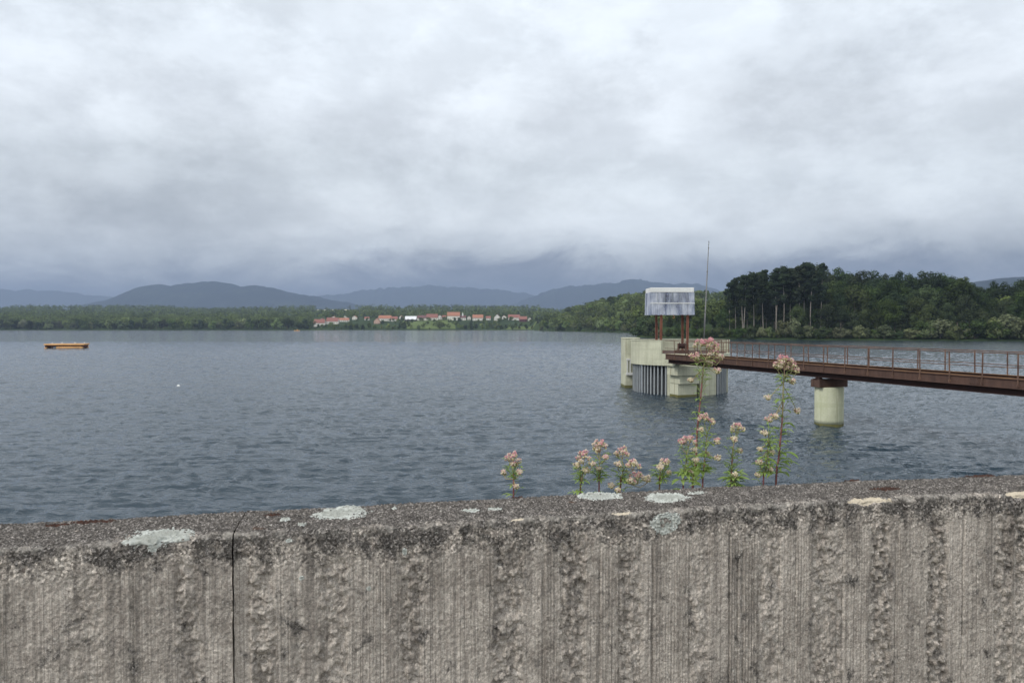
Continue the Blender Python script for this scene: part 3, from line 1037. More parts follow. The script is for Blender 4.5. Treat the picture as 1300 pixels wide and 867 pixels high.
def lobes(rng, h, w, base, n, top_heavy=0.5):
    """lobe centres of an uneven round crown of height h above base and width w"""
    c, r = [], []
    for _ in range(n):
        q = rng.random()
        z = base + (h - base) * (0.16 + 0.70 * q)
        prof = math.sin(math.pi * (0.14 + 0.74 * q) ** (0.8 + top_heavy * 0.3))
        a = rng.uniform(0, 2 * math.pi)
        rad = w / 2 * prof * math.sqrt(rng.uniform(0.15, 0.8))
        rr = w * rng.uniform(0.15, 0.25)
        c.append((math.cos(a) * rad, math.sin(a) * rad, z))
        r.append(rr)
    c.append((0, 0, base + (h - base) * 0.5)); r.append(w * 0.25)
    c.append((rng.uniform(-.08, .08) * w, rng.uniform(-.08, .08) * w, h - w * 0.15)); r.append(w * 0.17)
    return c, r


def crown_mesh(name, seed, h, w, base, nl, nf, size, mat, squash=0.85):
    rng = np.random.default_rng(seed)
    c, r = lobes(rng, h, w, base, nl)
    v, f = leaf_cloud(c, r, nf, size, rng, squash)
    # stray sprays outside the lobes break the outline
    v2, f2 = leaf_cloud(c, np.array(r) * 1.18, nf // 7, size * 0.8, rng, squash, 0.9)
    return raw_mesh(name, np.concatenate([v, v2]), np.concatenate([f, f2 + len(v)]), [mat])


def trunk_mesh(name, seed, h, r0, lean, limbs, mat, l0=0.35, l1=0.85, ll=0.3):
    rng = random.Random(seed)
    m = MB()
    pts = []
    ph = rng.uniform(0, 6)
    for k in range(8):
        q = k / 7
        pts.append((lean * q * q * h + math.sin(q * 4 + ph) * 0.012 * h, math.cos(q * 3 + ph) * 0.012 * h, q * h - 0.4))
    m.tube(pts, [r0 * (1.25 if k == 0 else 1 - 0.82 * k / 7) for k in range(8)], 7)
    for _ in range(limbs):
        q = rng.uniform(l0, l1)
        k = min(6, int(q * 7))
        f = q * 7 - k
        p = Vector(pts[k]).lerp(Vector(pts[k + 1]), f)
        a = rng.uniform(0, 6.28)
        L = h * ll * (1.2 - q) * rng.uniform(0.6, 1.2)
        d = Vector((math.cos(a), math.sin(a), rng.uniform(0.3, 0.9)))
        m.tube([p, p + d * L * 0.5 + Vector((0, 0, L * 0.05)), p + d * L], [r0 * (1 - 0.8 * q) * 0.5, r0 * 0.16, r0 * 0.05], 5, caps=False)
    return raw_mesh(name, m.v, m.f, [mat], smooth=True)


PROTO = {}
for k in range(4):
    PROTO['broad', k] = (trunk_mesh('trunk', 20 + k, 17, 0.36, 0.02, 9, M['bark']), crown_mesh('crown', 120 + k, 22, 13.5 + k * 0.8, 3.5 + 0.8 * (k % 2), 24, 3600, 0.44, M['leaf_mid']), 22.0)
for k in range(3):
    PROTO['dark', k] = (trunk_mesh('trunk', 30 + k, 18, 0.34, 0.015, 9, M['bark']), crown_mesh('crown', 130 + k, 24, 12.0 + k, 5.0, 24, 3600, 0.42, M['leaf_dark']), 24.0)
for k in range(4):     # pines: bare pale stem, ragged dark head
    rng = np.random.default_rng(140 + k)
    c, r = [], []
    for _ in range(24):
        z = rng.uniform(14.5, 29.3)
        a = rng.uniform(0, 6.28)
        rad = rng.uniform(0.3, 2.6) * (1.25 - abs(z - 24.0) / 8.0)
        c.append((math.cos(a) * rad, math.sin(a) * rad, z)); r.append(rng.uniform(0.9, 1.75))
    c.append((0, 0, 29)); r.append(1.2)
    v, f = leaf_cloud(c, r, 3400, 0.32, rng, 0.8)
    lean = (0.0, 0.012, -0.012, 0.006)[k]
    c_m = raw_mesh('crown', v + np.array([lean * 25, 0, 0]), f, [M['leaf_pine']])
    PROTO['pine', k] = (trunk_mesh('trunk', 40 + k, 28.5, 0.21, lean, 14, M['bark_pale'], 0.5, 0.95, 0.11), c_m, 30.0)
for k in range(4):     # willows and bushes dipping to the water
    rng = np.random.default_rng(150 + k)
    c, r = [], []
    for _ in range(14):
        a = rng.uniform(0, 6.28); q = rng.random()
        rad = math.sqrt(rng.random()) * 3.4 * (1 - 0.55 * q)
        c.append((math.cos(a) * rad, math.sin(a) * rad, 0.9 + 4.4 * q)); r.append(rng.uniform(0.8, 1.5))
    v, f = leaf_cloud(c, r, 1900, 0.25, rng, 1.0)
    PROTO['bush', k] = (trunk_mesh('trunk', 50 + k, 4.2, 0.16, 0.03, 7, M['bark'], 0.1, 0.7, 0.5), raw_mesh('crown', v, f, [M['leaf_pale' if k < 2 else 'leaf_mid']]), 6.6)
for k in range(5):     # mid-distance and far trees
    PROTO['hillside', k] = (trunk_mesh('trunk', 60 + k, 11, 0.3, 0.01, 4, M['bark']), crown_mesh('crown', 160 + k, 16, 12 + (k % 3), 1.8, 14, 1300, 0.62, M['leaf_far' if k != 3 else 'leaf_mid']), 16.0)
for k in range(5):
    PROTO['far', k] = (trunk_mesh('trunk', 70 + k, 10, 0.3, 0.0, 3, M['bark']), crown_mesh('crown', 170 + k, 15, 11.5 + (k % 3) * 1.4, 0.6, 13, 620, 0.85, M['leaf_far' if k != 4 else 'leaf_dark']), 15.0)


def tree(kind, px, d, h, name, label, cat, group, rng, wide=1.0, sink=0.3):
    ks = [k for (q, k) in PROTO if q == kind]
    tm, cm, ph = PROTO[kind, rng.choice(ks)]
    g = float(ground(px, d))
    root = empty(name, ((px - 650) / F * d, d, g - sink), rng.uniform(0, 6.28))
    s = h / ph
    root.scale = (s * wide, s * wide, s)
    tag(root, label, cat, group)
    link('trunk', tm, root)
    link('crown', cm, root)
    return root


TR = random.Random(5)
SILX = [800, 850, 905, 918, 926, 940, 960, 985, 1010, 1035, 1060, 1100, 1150, 1200, 1228, 1242, 1262, 1300, 1420]
SILY = [392, 388, 384, 372, 354, 347, 344, 338, 336, 331, 339, 340, 341, 345, 348, 362, 356, 347, 340]


def sil_h(px, d, drop=0.0):
    """tree height that brings its top to the wood's skyline"""
    y = np.interp(px, SILX, SILY) + drop
    return max(6.0, EYE + (HOR - y) / F * d - float(ground(px, d)))


def side(px):
    return 'between the pale-stemmed pines and the tower' if px < 915 else 'behind the pale-stemmed pines' if px < 1015 else 'to the right of the pines, above the walkway' if px < 1160 else 'at the right edge of the photo'


# pines with bare pale stems along the left part of the near wood
PX_P = [927, 933, 942, 945, 956, 969, 984, 987, 994, 1004, 1014, 1022, 1030, 1043]
pine_lab = ['tall thin pine with bare pale stem at the left end of the pine row', 'pine close behind the leftmost stem of the pine row',
            'pine with forked pale stem, left half of the pine row', 'straight pale-stemmed pine beside the forked one',
            'lone pale-stemmed pine in the gap left of the row centre', 'tallest bare pale pine stem near the centre of the row',
            'pale pine with broken side stubs, right of the row centre', 'pine just right of the stem with broken stubs',
            'pine with short pale stem above the round willow', 'pale pine behind the round willow at the water',
            'pine right of the willow with a dark leafy foot', 'dark-crowned pine near the right end of the pine row',
            'pine with the highest crown on the wood skyline', 'rightmost pine of the row, stem hidden by leaves']
for px, lab in zip(PX_P, pine_lab):
    d = float(shore(px)) + TR.uniform(9, 22)
    tree('pine', px, d, sil_h(px, d, TR.uniform(0, 7)), 'pine_tree', lab, 'tree', 'pale-stemmed pines in the near wood', TR, TR.uniform(1.0, 1.4))
# willows and bushes on the near shore
px = 807
bush_at = []
while px < 1330:
    bush_at.append(px)
    px += TR.uniform(8, 13)
for px in bush_at:
    big = 988 < px < 1012 or 806 < px < 835 or 1168 < px < 1200 or 1235 < px < 1300
    h = TR.uniform(9.5, 13) if big else TR.uniform(4.4, 8.0)
    d = float(shore(px)) + (TR.uniform(3, 6) if big else TR.uniform(1.5, 4))
    zone = 'left of the shelter' if px < 840 else 'behind the tower and mast' if px < 915 else 'at the foot of the pale pines' if px < 1010 else 'above the middle of the walkway' if px < 1160 else 'by the right edge of the photo'
    tree('bush', px, d, h, 'willow_bush', ('tall' if big else 'low') + ' grey-green willow bush on the near shore ' + zone, 'bush', ('tall' if big else 'low') + ' shore willows ' + zone, TR, TR.uniform(0.95, 1.5), 0.5)
# broad trees of the near wood: front, second and skyline rows
for (a, b, step, d0, d1, drop, kinds) in ((1016, 1330, 17, 9, 22, (34, 62), ('broad', 'dark', 'broad')), (850, 925, 13, 8, 26, (6, 26), ('dark', 'broad')),
                                          (918, 1040, 13, 24, 34, (34, 66), ('dark', 'broad', 'dark')), (920, 1330, 15, 34, 52, (6, 26), ('dark', 'dark', 'broad')), (934, 1345, 15, 70, 95, (-1, 7), ('dark', 'broad', 'dark')),
                                          (1010, 1330, 22, 22, 30, (20, 40), ('broad', 'dark'))):
    px = a
    while px < b:
        d = float(shore(px)) + TR.uniform(d0, d1)
        kd = TR.choice(kinds)
        row = 'front' if d0 < 20 else 'middle' if d0 < 60 else 'skyline'
        lab = f"{'dark' if kd == 'dark' else 'mid-green'} {row}-row broadleaf tree, {side(px)}"
        tree(kd, px, d, sil_h(px, d, TR.uniform(*drop)), 'broadleaf_tree', lab[:118], 'tree', f"{'dark' if kd == 'dark' else 'mid-green'} {row} trees {side(px)}", TR, TR.uniform(0.8, 1.0))
        px += step * TR.uniform(0.75, 1.25)
# one lighter tree standing before the pines
tree('broad', 1012, float(shore(1012)) + 9, 17.5, 'broadleaf_tree', 'lighter green rounded tree standing alone before the dark pines', 'tree', None, TR, 0.72)

# wooded hill between the village and the tower
def hill_zone(px):
    return 'beside the village end' if px < 735 else 'left of the tower shelter' if px < 800 else 'behind the tower shelter' if px < 880 else 'behind the mast'


px = 688
while px < 812:
    d = float(np.interp(px, [690, 700, 806], [1100, 1060, 774])) + TR.uniform(4, 14)
    pale = TR.random() < 0.3
    tree('bush' if pale else 'hillside', px, d, TR.uniform(7, 12) if pale else TR.uniform(11, 17), 'shore_tree', ('pale willow' if pale else 'round green tree') + ' on the waterline below the wooded hill, ' + hill_zone(px), 'tree', ('pale' if pale else 'green') + ' waterline trees ' + hill_zone(px), TR, 1.0, 0.6)
    px += TR.uniform(5.5, 9)
hill_rows = [(30, 55), (80, 105), (130, 160), (190, 225), (260, 300), (340, 400)]
for k, (da, db) in enumerate(hill_rows):
    px = 692 + TR.uniform(0, 8)
    while px < (934 if k > 3 else 905 if k > 1 else 830):
        d = float(np.interp(px, [690, 700, 806], [1100, 1060, 774])) + TR.uniform(da, db)
        lev = 'low' if k < 2 else 'halfway up' if k < 4 else 'along the skyline'
        if ground(px, d) > 4:
            tree('hillside', px, d, TR.uniform(13, 18), 'hillside_tree', f'round green tree {lev} on the wooded hill, {hill_zone(px)}', 'tree', f'hill trees {lev}, {hill_zone(px)}', TR, TR.uniform(0.9, 1.15))
        px += 13.5 * TR.uniform(0.7, 1.3)

# single trees along the far shore
def far_zone(px):
    return ('at the left edge of the photo' if px < 55 else 'behind the orange raft' if px < 130 else 'below the left foot of the mountain' if px < 215 else 'below the mountain top' if px < 330
            else 'just left of the village' if px < 395 else 'in front of the left houses' if px < 512 else 'below the village meadow' if px < 575 else 'in front of the right houses')


px = -12
while px < 690:
    inmead = 515 < px < 575
    vill = 395 < px
    d = 1318 + TR.uniform(4, 26)
    h = TR.uniform(15, 23) if not vill else TR.uniform(6, 11.5)
    if 390 < px < 455: h = TR.uniform(3.5, 6.5)
    if inmead: h = TR.uniform(3.5, 6) if TR.random() < 0.5 else TR.uniform(7, 12)
    if 575 < px < 640: h = TR.uniform(9, 13)
    pale = TR.random() < (0.4 if px < 130 else 0.2)
    if 440 < px < 466: pale, h = True, TR.uniform(11, 14)
    hue = 'pale' if pale else 'green'
    tree('bush' if pale else 'far', px, d, h * (0.85 if pale else 1), 'far_tree', f'round {hue} tree on the far shore, {far_zone(px)}', 'tree', f'{hue} far-shore trees {far_zone(px)}', TR, 1.0 if not pale else 0.95, 0.8)
    px += TR.uniform(5.5, 9.5) if not inmead else TR.uniform(9, 15)

# the woods behind read as one mass
def far_woods():
    rng = np.random.default_rng(99)
    pts = []

    def put(n, x0, x1, d0, d1, h0, h1, near=None):
        for _ in range(n):
            px = rng.uniform(x0, x1)
            q = rng.random()
            d = d0 * (d1 / d0) ** q
            if near is not None: d = near(px) + rng.uniform(d0, d1)
            if d < 1720 and 396 < px < 684 and rng.random() > (0.6 if d > 1600 else 0.55): continue
            if 2950 < d < 3240 and 400 < px < 450: continue
            low = 2250 < d < 2960 and 398 < px < 452
            if 2880 < d < 3180 and 444 < px < 522: continue
            pts.append((px, d, rng.uniform(h0, h1) * (0.45 if low else 1.0)))
    put(560, -60, 395, 1345, 1500, 15, 22)
    put(330, 395, 690, 1345, 1640, 5, 9.5)
    put(1000, -80, 700, 1560, 2200, 14, 22)
    put(1500, -120, 715, 2200, 3300, 16, 26)
    put(420, 690, 812, 15, 420, 11, 17, near=lambda p: float(np.interp(p, [690, 700, 806], [1100, 1060, 774])))
    put(320, 806, 960, 560, 1200, 12, 17)
    put(160, 840, 1400, 40, 160, 12, 20, near=lambda p: float(shore(p)))
    vs, fs, b = [], [], 0
    for px, d, h in pts:
        g = float(ground(px, d))
        if g < 1.0: continue
        n = 210 if d < 700 else 120 if d < 1700 else 46
        w = h * rng.uniform(0.85, 1.25)
        c, r = lobes(rng, h, w, 0.5, 7)
        v, f = leaf_cloud(c, r, n, 0.95 if d < 1700 else 1.9, rng)
        vs.append(v + np.array([(px - 650) / F * d, d, g - 0.5])); fs.append(f + b); b += len(v)
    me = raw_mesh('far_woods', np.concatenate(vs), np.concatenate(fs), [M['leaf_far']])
    tag(link('far_woods', me), 'mass of green woods covering the hills behind the lake', 'woods', kind='stuff')


far_woods()


# ------------------------------------------------------------------ the village
def m_roof(name, a, b):
    m, t = material(name)
    n = t.noise(t.obj, 0.5, 5, 0.65)
    ob = t.new('ShaderNodeObjectInfo').outputs['Random']
    c = t.mix(t.rng(n, 0.35, 0.7), a, b)
    w = t.new('ShaderNodeTexWave'); w.bands_direction = 'Z'; w.inputs['Scale'].default_value = 2.2
    t.set(w.inputs['Vector'], t.obj)
    c = t.mix(t.math('MULTIPLY', w.outputs['Fac'], 0.25), c, tuple(x * 0.5 for x in a))
    t.set(t.bsdf.inputs['Base Color'], c)
    t.bsdf.inputs['Roughness'].default_value = 0.9
    spec(t, 0.1)
    return m


M['roof_orange'] = m_roof('orange_tiles', (0.46, 0.22, 0.145), (0.33, 0.15, 0.10))
M['roof_red'] = m_roof('red_tiles', (0.33, 0.155, 0.125), (0.24, 0.11, 0.09))
M['roof_brown'] = m_roof('brown_tiles', (0.20, 0.11, 0.10), (0.14, 0.075, 0.07))
M['roof_white'] = m_roof('pale_sheet_roof', (0.80, 0.80, 0.80), (0.70, 0.70, 0.70))
M['plaster'] = m_weathered('pale_plaster', (0.80, 0.76, 0.68), (0.66, 0.62, 0.55), 0.3, 0.9, True, 0.05)
M['plaster_rose'] = m_weathered('pink_plaster', (0.62, 0.42, 0.32), (0.5, 0.33, 0.26), 0.3, 0.9, True, 0.05)
M['glass'] = m_weathered('dark_window_glass', (0.03, 0.035, 0.045), (0.02, 0.02, 0.03), 0.5, 0.2)
M['timber'] = m_weathered('dark_timber', (0.07, 0.05, 0.04), (0.04, 0.03, 0.025), 0.5, 0.9)


def hgrid(px, ybase, dmin=1330):
    """where the sight line through px, ybase meets the ground behind the far shore"""
    for d in np.arange(dmin, 2600, 4):
        if ground(px, d) >= EYE - (ybase - HOR) / F * d: return float(d)
    return 1500.0


def house(x0, x1, ytop, ybase, label, roof='roof_red', wall='plaster', gable=False, rot=0.0, eaves=0.5, name='house', cat='house', chimney=True, depth=9.0, dormer=False):
    px = (x0 + x1) / 2
    d = hgrid(px, ybase)
    w = (x1 - x0) / F * d
    h = (ybase - ytop) / F * d
    z0 = float(ground(px, d)) - 0.6
    root = empty(name, ((px - 650) / F * d, d, z0), rot)
    tag(root, label, cat, 'village houses behind the lake')
    he = (h + 0.6) * eaves
    ht = h + 0.6
    a, b = (w / 2 - 0.3, depth / 2)
    m = MB()
    m.box(-a, a, -b, b, -2.0, he)
    if gable:      # ridge runs away from the viewer, gable faces the lake
        m.add([(-a, -b, he), (a, -b, he), (0, -b, ht - 0.3), (-a, b, he), (a, b, he), (0, b, ht - 0.3)], [(0, 1, 2), (4, 3, 5)])
    else:
        m.add([(-a, -b, he), (-a, b, he), (-a, 0, ht - 0.3), (a, -b, he), (a, b, he), (a, 0, ht - 0.3)], [(0, 2, 1), (3, 4, 5)])
    m.build('wall', M[wall], root)
    r = MB()
    o, th = 0.5, 0.28
    if gable:
        for s in (-1, 1):
            p = [(s * (a + o), he - 0.4), (0, ht), (0, ht + th), (s * (a + o), he - 0.4 + th)]
            vs = [(x, y, z) for y in (-b - o, b + o) for x, z in p]
            r.add(vs, [(0, 1, 2, 3), (7, 6, 5, 4), (0, 4, 5, 1), (1, 5, 6, 2), (2, 6, 7, 3), (3, 7, 4, 0)])
    else:
        for s in (-1, 1):
            p = [(s * (b + o), he - 0.4), (0, ht), (0, ht + th), (s * (b + o), he - 0.4 + th)]
            vs = [(x, y, z) for x in (-a - o, a + o) for y, z in p]
            r.add(vs, [(0, 1, 2, 3), (7, 6, 5, 4), (0, 4, 5, 1), (1, 5, 6, 2), (2, 6, 7, 3), (3, 7, 4, 0)])
    ro = r.build('roof', M[roof], root)
    if chimney:
        MB().box(a * 0.4 - 0.4, a * 0.4 + 0.4, 0.3, 1.1, he + (ht - he) * 0.4, ht + 1.0).build('chimney', M['roof_brown'], ro)
    nwin = max(2, int(w / 4.0))
    for i in range(nwin):
        x = -a + (i + 0.5) * 2 * a / nwin
        zc = he * 0.45
        if he < 2.2: continue
        MB().box(x - 0.55, x + 0.55, -b - 0.05, -b + 0.05, zc - 0.7, zc + 0.7).build('window', M['glass'], root)
    return root


house(399, 413, 405.5, 414, 'white-fronted house with low red roof at the left end of the village', 'roof_red', eaves=0.5)
house(404, 414, 404.2, 410, 'red-roofed house just behind the white-fronted one at the village left end', 'roof_red', gable=True, eaves=0.5)
house(415, 430, 403.6, 411.5, 'large steep red roof second from the left of the village', 'roof_red', 'plaster', eaves=0.45)
house(430, 443.5, 404.0, 408.5, 'low long orange roof between the steep red roof and the pale willow', 'roof_orange', 'plaster', eaves=0.5)
house(447.5, 453.5, 400.8, 405.8, 'tiny white house with orange roof above the pale willow', 'roof_orange', gable=True, eaves=0.6)
house(475, 482.5, 404.2, 411, 'narrow pink house left of the long orange roof', 'roof_orange', 'plaster_rose', gable=True, eaves=0.5)
house(481, 497, 400.6, 407.5, 'long bright orange roof in the middle of the village left half', 'roof_orange', 'plaster', eaves=0.5)
house(497, 505, 402, 408, 'red roof with a white gable wall right of the long orange roof', 'roof_red', eaves=0.45)
house(514.5, 529, 401.6, 407.8, 'long white-roofed hall with dark open front above the meadow', 'roof_white', 'timber', eaves=0.38, name='white_hall', cat='barn', chimney=False, depth=14)
house(530, 541, 400.6, 407, 'brown-roofed house right beside the white-roofed hall', 'roof_brown', 'plaster', eaves=0.5)
house(541.5, 556, 398.8, 406.5, 'big dull red roof right of the brown-roofed house', 'roof_red', 'plaster', eaves=0.42)
house(556, 561, 399.8, 405.5, 'small white gabled house between the dull red roof and the church', 'roof_brown', gable=True, eaves=0.65)
house(568, 584, 396.4, 406.5, 'tall cream house with bright orange roof left of the church', 'roof_orange', eaves=0.55)
house(600, 613.5, 399.8, 407, 'bright orange roof right of the church, above dark trees', 'roof_orange', 'plaster', eaves=0.5)
house(627, 635.5, 399.0, 407, 'white gable wall with faded red roof between dark trees', 'roof_red', gable=True, eaves=0.5)
house(645, 660, 399.6, 406.5, 'wide red roof near the right end of the village', 'roof_red', 'plaster', eaves=0.5)
house(659, 669, 402.0, 408.5, 'dark red low house at the right end of the village', 'roof_red', 'maroon', eaves=0.5)
for a in ((421, 427, 401.5, 405, 'little house peeping over the steep red roof', 'roof_orange', 'plaster', True), (436, 441, 400.8, 404.4, 'little pale house above the low long orange roof', 'roof_brown', 'plaster', True),
          (463, 469, 402.5, 406.5, 'small pale house left of the narrow pink house', 'roof_red', 'plaster', False), (488, 494, 398.2, 401.6, 'small house uphill of the long orange roof', 'roof_red', 'plaster', True),
          (507, 512, 400.5, 405.0, 'narrow pale gabled house just left of the white-roofed hall', 'roof_orange', 'plaster', True), (521, 527, 397.6, 401.2, 'small orange-roofed house uphill of the white-roofed hall', 'roof_orange', 'plaster', False),
          (535, 540, 397.0, 400.8, 'pale house uphill of the brown-roofed house', 'roof_red', 'plaster', True), (561.5, 567, 400.5, 405.5, 'low white house tucked against the tall cream house', 'roof_red', 'plaster', False),
          (593, 598, 401.0, 406.0, 'small cream house just right of the church', 'roof_orange', 'plaster', True), (617, 623, 401.5, 406.5, 'small house half hidden between dark trees, right part of the village', 'roof_red', 'plaster', False),
          (637, 643, 400.2, 405.2, 'pale house left of the wide red roof', 'roof_orange', 'plaster', True), (670, 675, 403.2, 407.6, 'last little house at the right end of the village', 'roof_orange', 'plaster', True)):
    house(a[0], a[1], a[2], a[3], a[4], a[5], a[6], gable=a[7], eaves=0.55, chimney=False, depth=7.5)
# the church with its small white turret
c = house(581, 591.5, 400.6, 406.5, 'white church with brown roof and a small white pointed turret', 'roof_brown', eaves=0.55, name='church', cat='church', chimney=False)
tm = MB()
d_ = c.location.y
zt = EYE + (HOR - 399.5) / F * d_ - c.location.z
tm.box(0.6, 3.4, -1.4, 1.4, 2.0, zt)
tw = tm.build('turret', M['white'], c)
MB().add([(0.4, -1.6, zt), (3.6, -1.6, zt), (3.6, 1.6, zt), (0.4, 1.6, zt), (2.0, 0, zt + 5.5)], [(0, 1, 4), (1, 2, 4), (2, 3, 4), (3, 0, 4), (3, 2, 1, 0)]).build('spire', M['white'], tw)

# ------------------------------------------------------------------ things on the water
x, y, z = at(85, 442, 236)
raft = empty('swimming_raft', (x, y, 0), R(14))
tag(raft, 'long orange swimming raft on pontoons floating on the left of the lake', 'raft')
W2, D2 = 5.6, 3.2
MB().box(-W2, W2, -D2, D2, 0.95, 1.42, 0, 0.05).build('deck', M['orange'], raft)
for yy in (-D2 + 0.5, D2 - 0.5):
    pm = MB()
    pm.tube([(-W2 + 3.3, yy, 0.2), (-W2 + 3.6, yy, 0.2), (W2 - 0.5, yy, 0.2), (W2 - 0.2, yy, 0.2)], [0.2, 0.42, 0.42, 0.2], 12)
    pm.build('pontoon', M['orange'], raft, smooth=True)
pm = MB()
pm.tube([(-W2 + 0.4, -D2 + 0.3, 0.15), (-W2 + 0.4, D2 - 0.3, 0.15)], [0.34, 0.34], 12)
pm.build('pontoon', M['orange'], raft, smooth=True)
fm = MB()
for xx in np.linspace(-W2 + 0.4, W2 - 0.4, 7):
    fm.box(xx - 0.1, xx + 0.1, -D2 + 0.25, D2 - 0.25, 0.35, 0.95)
fm.box(-W2 + 0.3, W2 - 0.3, -D2 + 0.6, -D2 + 0.75, 0.55, 0.95)
fm.box(-W2 + 0.3, W2 - 0.3, D2 - 0.75, D2 - 0.6, 0.55, 0.95)
fm.build('under_frame', M['maroon'], raft)
for xx, yy in ((-3.4, -2.6), (-2.0, 2.2), (-0.9, -2.4), (1.7, 1.5), (3.1, -2.4), (4.4, 2.0)):
    MB().tube([(xx, yy, 1.40), (xx, yy, 1.78), (xx + 0.05, yy, 1.9)], [0.07, 0.09, 0.04], 8).build('bollard', M['white'], raft, smooth=True)

x, y, z = at(377, 420, 1080)
boat = empty('small_boat', (x, y, 0), R(8))
tag(boat, 'tiny orange boat far out before the far shore', 'boat')
bm_ = MB()
sec = []
for k in range(9):
    q = k / 8 * 2 - 1
    wd = 1.3 * (1 - abs(q) ** 3.0) + 0.04
    sh = 0.75 + 0.35 * q * q
    sec += [(q * 4.2, -wd, sh), (q * 4.2, -wd * 0.7, -0.2), (q * 4.2, wd * 0.7, -0.2), (q * 4.2, wd, sh)]
fs = []
for k in range(8):
    for j in range(3):
        fs.append((k * 4 + j, (k + 1) * 4 + j, (k + 1) * 4 + j + 1, k * 4 + j + 1))
    fs.append((k * 4 + 3, (k + 1) * 4 + 3, (k + 1) * 4, k * 4))
bm_.add(sec, fs)
bm_.build('hull', M['orange'], boat)
MB().box(-0.6, 1.6, -0.7, 0.7, 0.8, 1.9, 0, 0.08).build('cabin', M['orange'], boat)

x, y, z = at(226, 490.5, 86)
buoy = empty('float_buoy', (x, y, 0))
tag(buoy, 'small white float alone on the open water, left of centre', 'buoy')
bb = MB()
bb.tube([(-0.20, 0, 0.03), (-0.16, 0, 0.03), (-0.06, 0, 0.04), (0.06, 0, 0.04), (0.16, 0, 0.03), (0.20, 0, 0.03)], [0.02, 0.09, 0.13, 0.13, 0.09, 0.02], 12)
bb.build('float', M['white'], buoy, smooth=True)
MB().tube([(0.02, 0, 0.15), (0.02, 0, 0.21)], [0.03, 0.02], 8).build('ring', M['white'], buoy)

# ------------------------------------------------------------------ the walkway bridge
BD = Vector((-0.304, 0.953, 0))            # towards the tower
BN = Vector((BD.y, -BD.x, 0))              # to the right of that direction
BO = Vector((37.5, 0, 0))                  # the near edge line at depth 0: x = 37.5 - 0.319 d


def bp(d, side, z):
    """point on the bridge at depth d of the near edge, side metres across, height z relative to the eye"""
    p = BO + Vector((-0.319 * d, d, 0)) + BN * side
    return Vector((p.x, p.y, EYE + z))


D_T, D_S = 71.2, 20.0          # tower end and shore end
WB = 2.4
bridge = empty('footbridge', bp(45, WB / 2, -2.7))
tag(bridge, 'long rusty steel footbridge with tube railings leading to the tower', 'footbridge')
bl = bridge.location.copy()


def bpart(m, name, mat, smooth=False):
    m.v = [tuple(Vector(p) - bl) for p in m.v]
    return m.build(name, mat, bridge, smooth)


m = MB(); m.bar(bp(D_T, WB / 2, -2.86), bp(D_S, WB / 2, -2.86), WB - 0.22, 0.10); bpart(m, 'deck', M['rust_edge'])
for s in (0.0, WB):
    m = MB()
    sg = -1 if s == 0 else 1
    m.bar(bp(D_T, s, -2.94), bp(D_S, s, -2.94), 0.035, 0.50)
    m.bar(bp(D_T, s + sg * 0.035, -3.17), bp(D_S, s + sg * 0.035, -3.17), 0.11, 0.035)
    m.bar(bp(D_T, s + sg * 0.035, -2.71), bp(D_S, s + sg * 0.035, -2.71), 0.11, 0.03)
    so_ = bpart(m, 'side_beam', M['rust'])
    m = MB(); m.bar(bp(D_T, s - sg * 0.06, -2.678), bp(D_S, s - sg * 0.06, -2.678), 0.15, 0.03)
    bpart(m, 'beam_lip', M['rust_edge'])
for s in (0.32, WB - 0.32):
    m = MB()
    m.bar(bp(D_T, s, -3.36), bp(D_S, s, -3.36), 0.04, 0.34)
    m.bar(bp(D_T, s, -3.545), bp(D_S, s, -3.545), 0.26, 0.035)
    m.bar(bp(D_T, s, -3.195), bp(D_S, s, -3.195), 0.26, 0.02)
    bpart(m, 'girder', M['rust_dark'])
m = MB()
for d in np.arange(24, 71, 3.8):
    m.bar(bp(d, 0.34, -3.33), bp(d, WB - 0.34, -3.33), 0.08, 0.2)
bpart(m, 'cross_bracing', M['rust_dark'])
PD = 1.895
for s in (-0.06, WB + 0.06):
    off = 0.0 if s < 0 else 0.55
    k = -14
    zr = -1.40
    rj = random.Random(3 if s < 0 else 4)
    pts_top, pts_mid = [], []
    while True:
        d = 50.6 + k * PD + off
        k += 1
        if d > D_T - 0.05: break
        if d < D_S: continue
        jt = rj.uniform(-0.035, 0.035)
        m = MB()
        a, b = bp(d, s, -3.14), bp(d + jt, s + rj.uniform(-0.02, 0.02), zr - 0.02)
        m.bar(a, b, 0.055, 0.055)
        m.box(a.x - 0.06, a.x + 0.06, a.y - 0.04, a.y + 0.04, a.z + 0.05, a.z + 0.17)
        bpart(m, 'railing_post', M['rail'])
        pts_top.append(bp(d, s, zr + rj.uniform(-0.012, 0.012)))
        pts_mid.append(bp(d, s, -2.12 + rj.uniform(-0.012, 0.012)))
    pts_top.append(bp(D_T, s, zr)); pts_mid.append(bp(D_T, s, -2.12))
    m = MB(); m.tube(pts_top, 0.026, 8); bpart(m, 'handrail', M['rail'], True)
    m = MB(); m.tube(pts_mid, 0.021, 8); bpart(m, 'mid_rail', M['rail'], True)

for d in np.arange(24.5, 71, 7.6):
    m = MB()
    m.bar(bp(d - 0.28, -0.032, -2.94), bp(d + 0.28, -0.032, -2.94), 0.018, 0.40)
    for a_ in (-0.2, 0.0, 0.2):
        for b_ in (-0.13, 0.13):
            p_ = bp(d + a_, -0.046, -2.94 + b_)
            m.box(p_.x - 0.022, p_.x + 0.022, p_.y - 0.022, p_.y + 0.022, p_.z - 0.022, p_.z + 0.022)
    bpart(m, 'splice_plate', M['rust'])

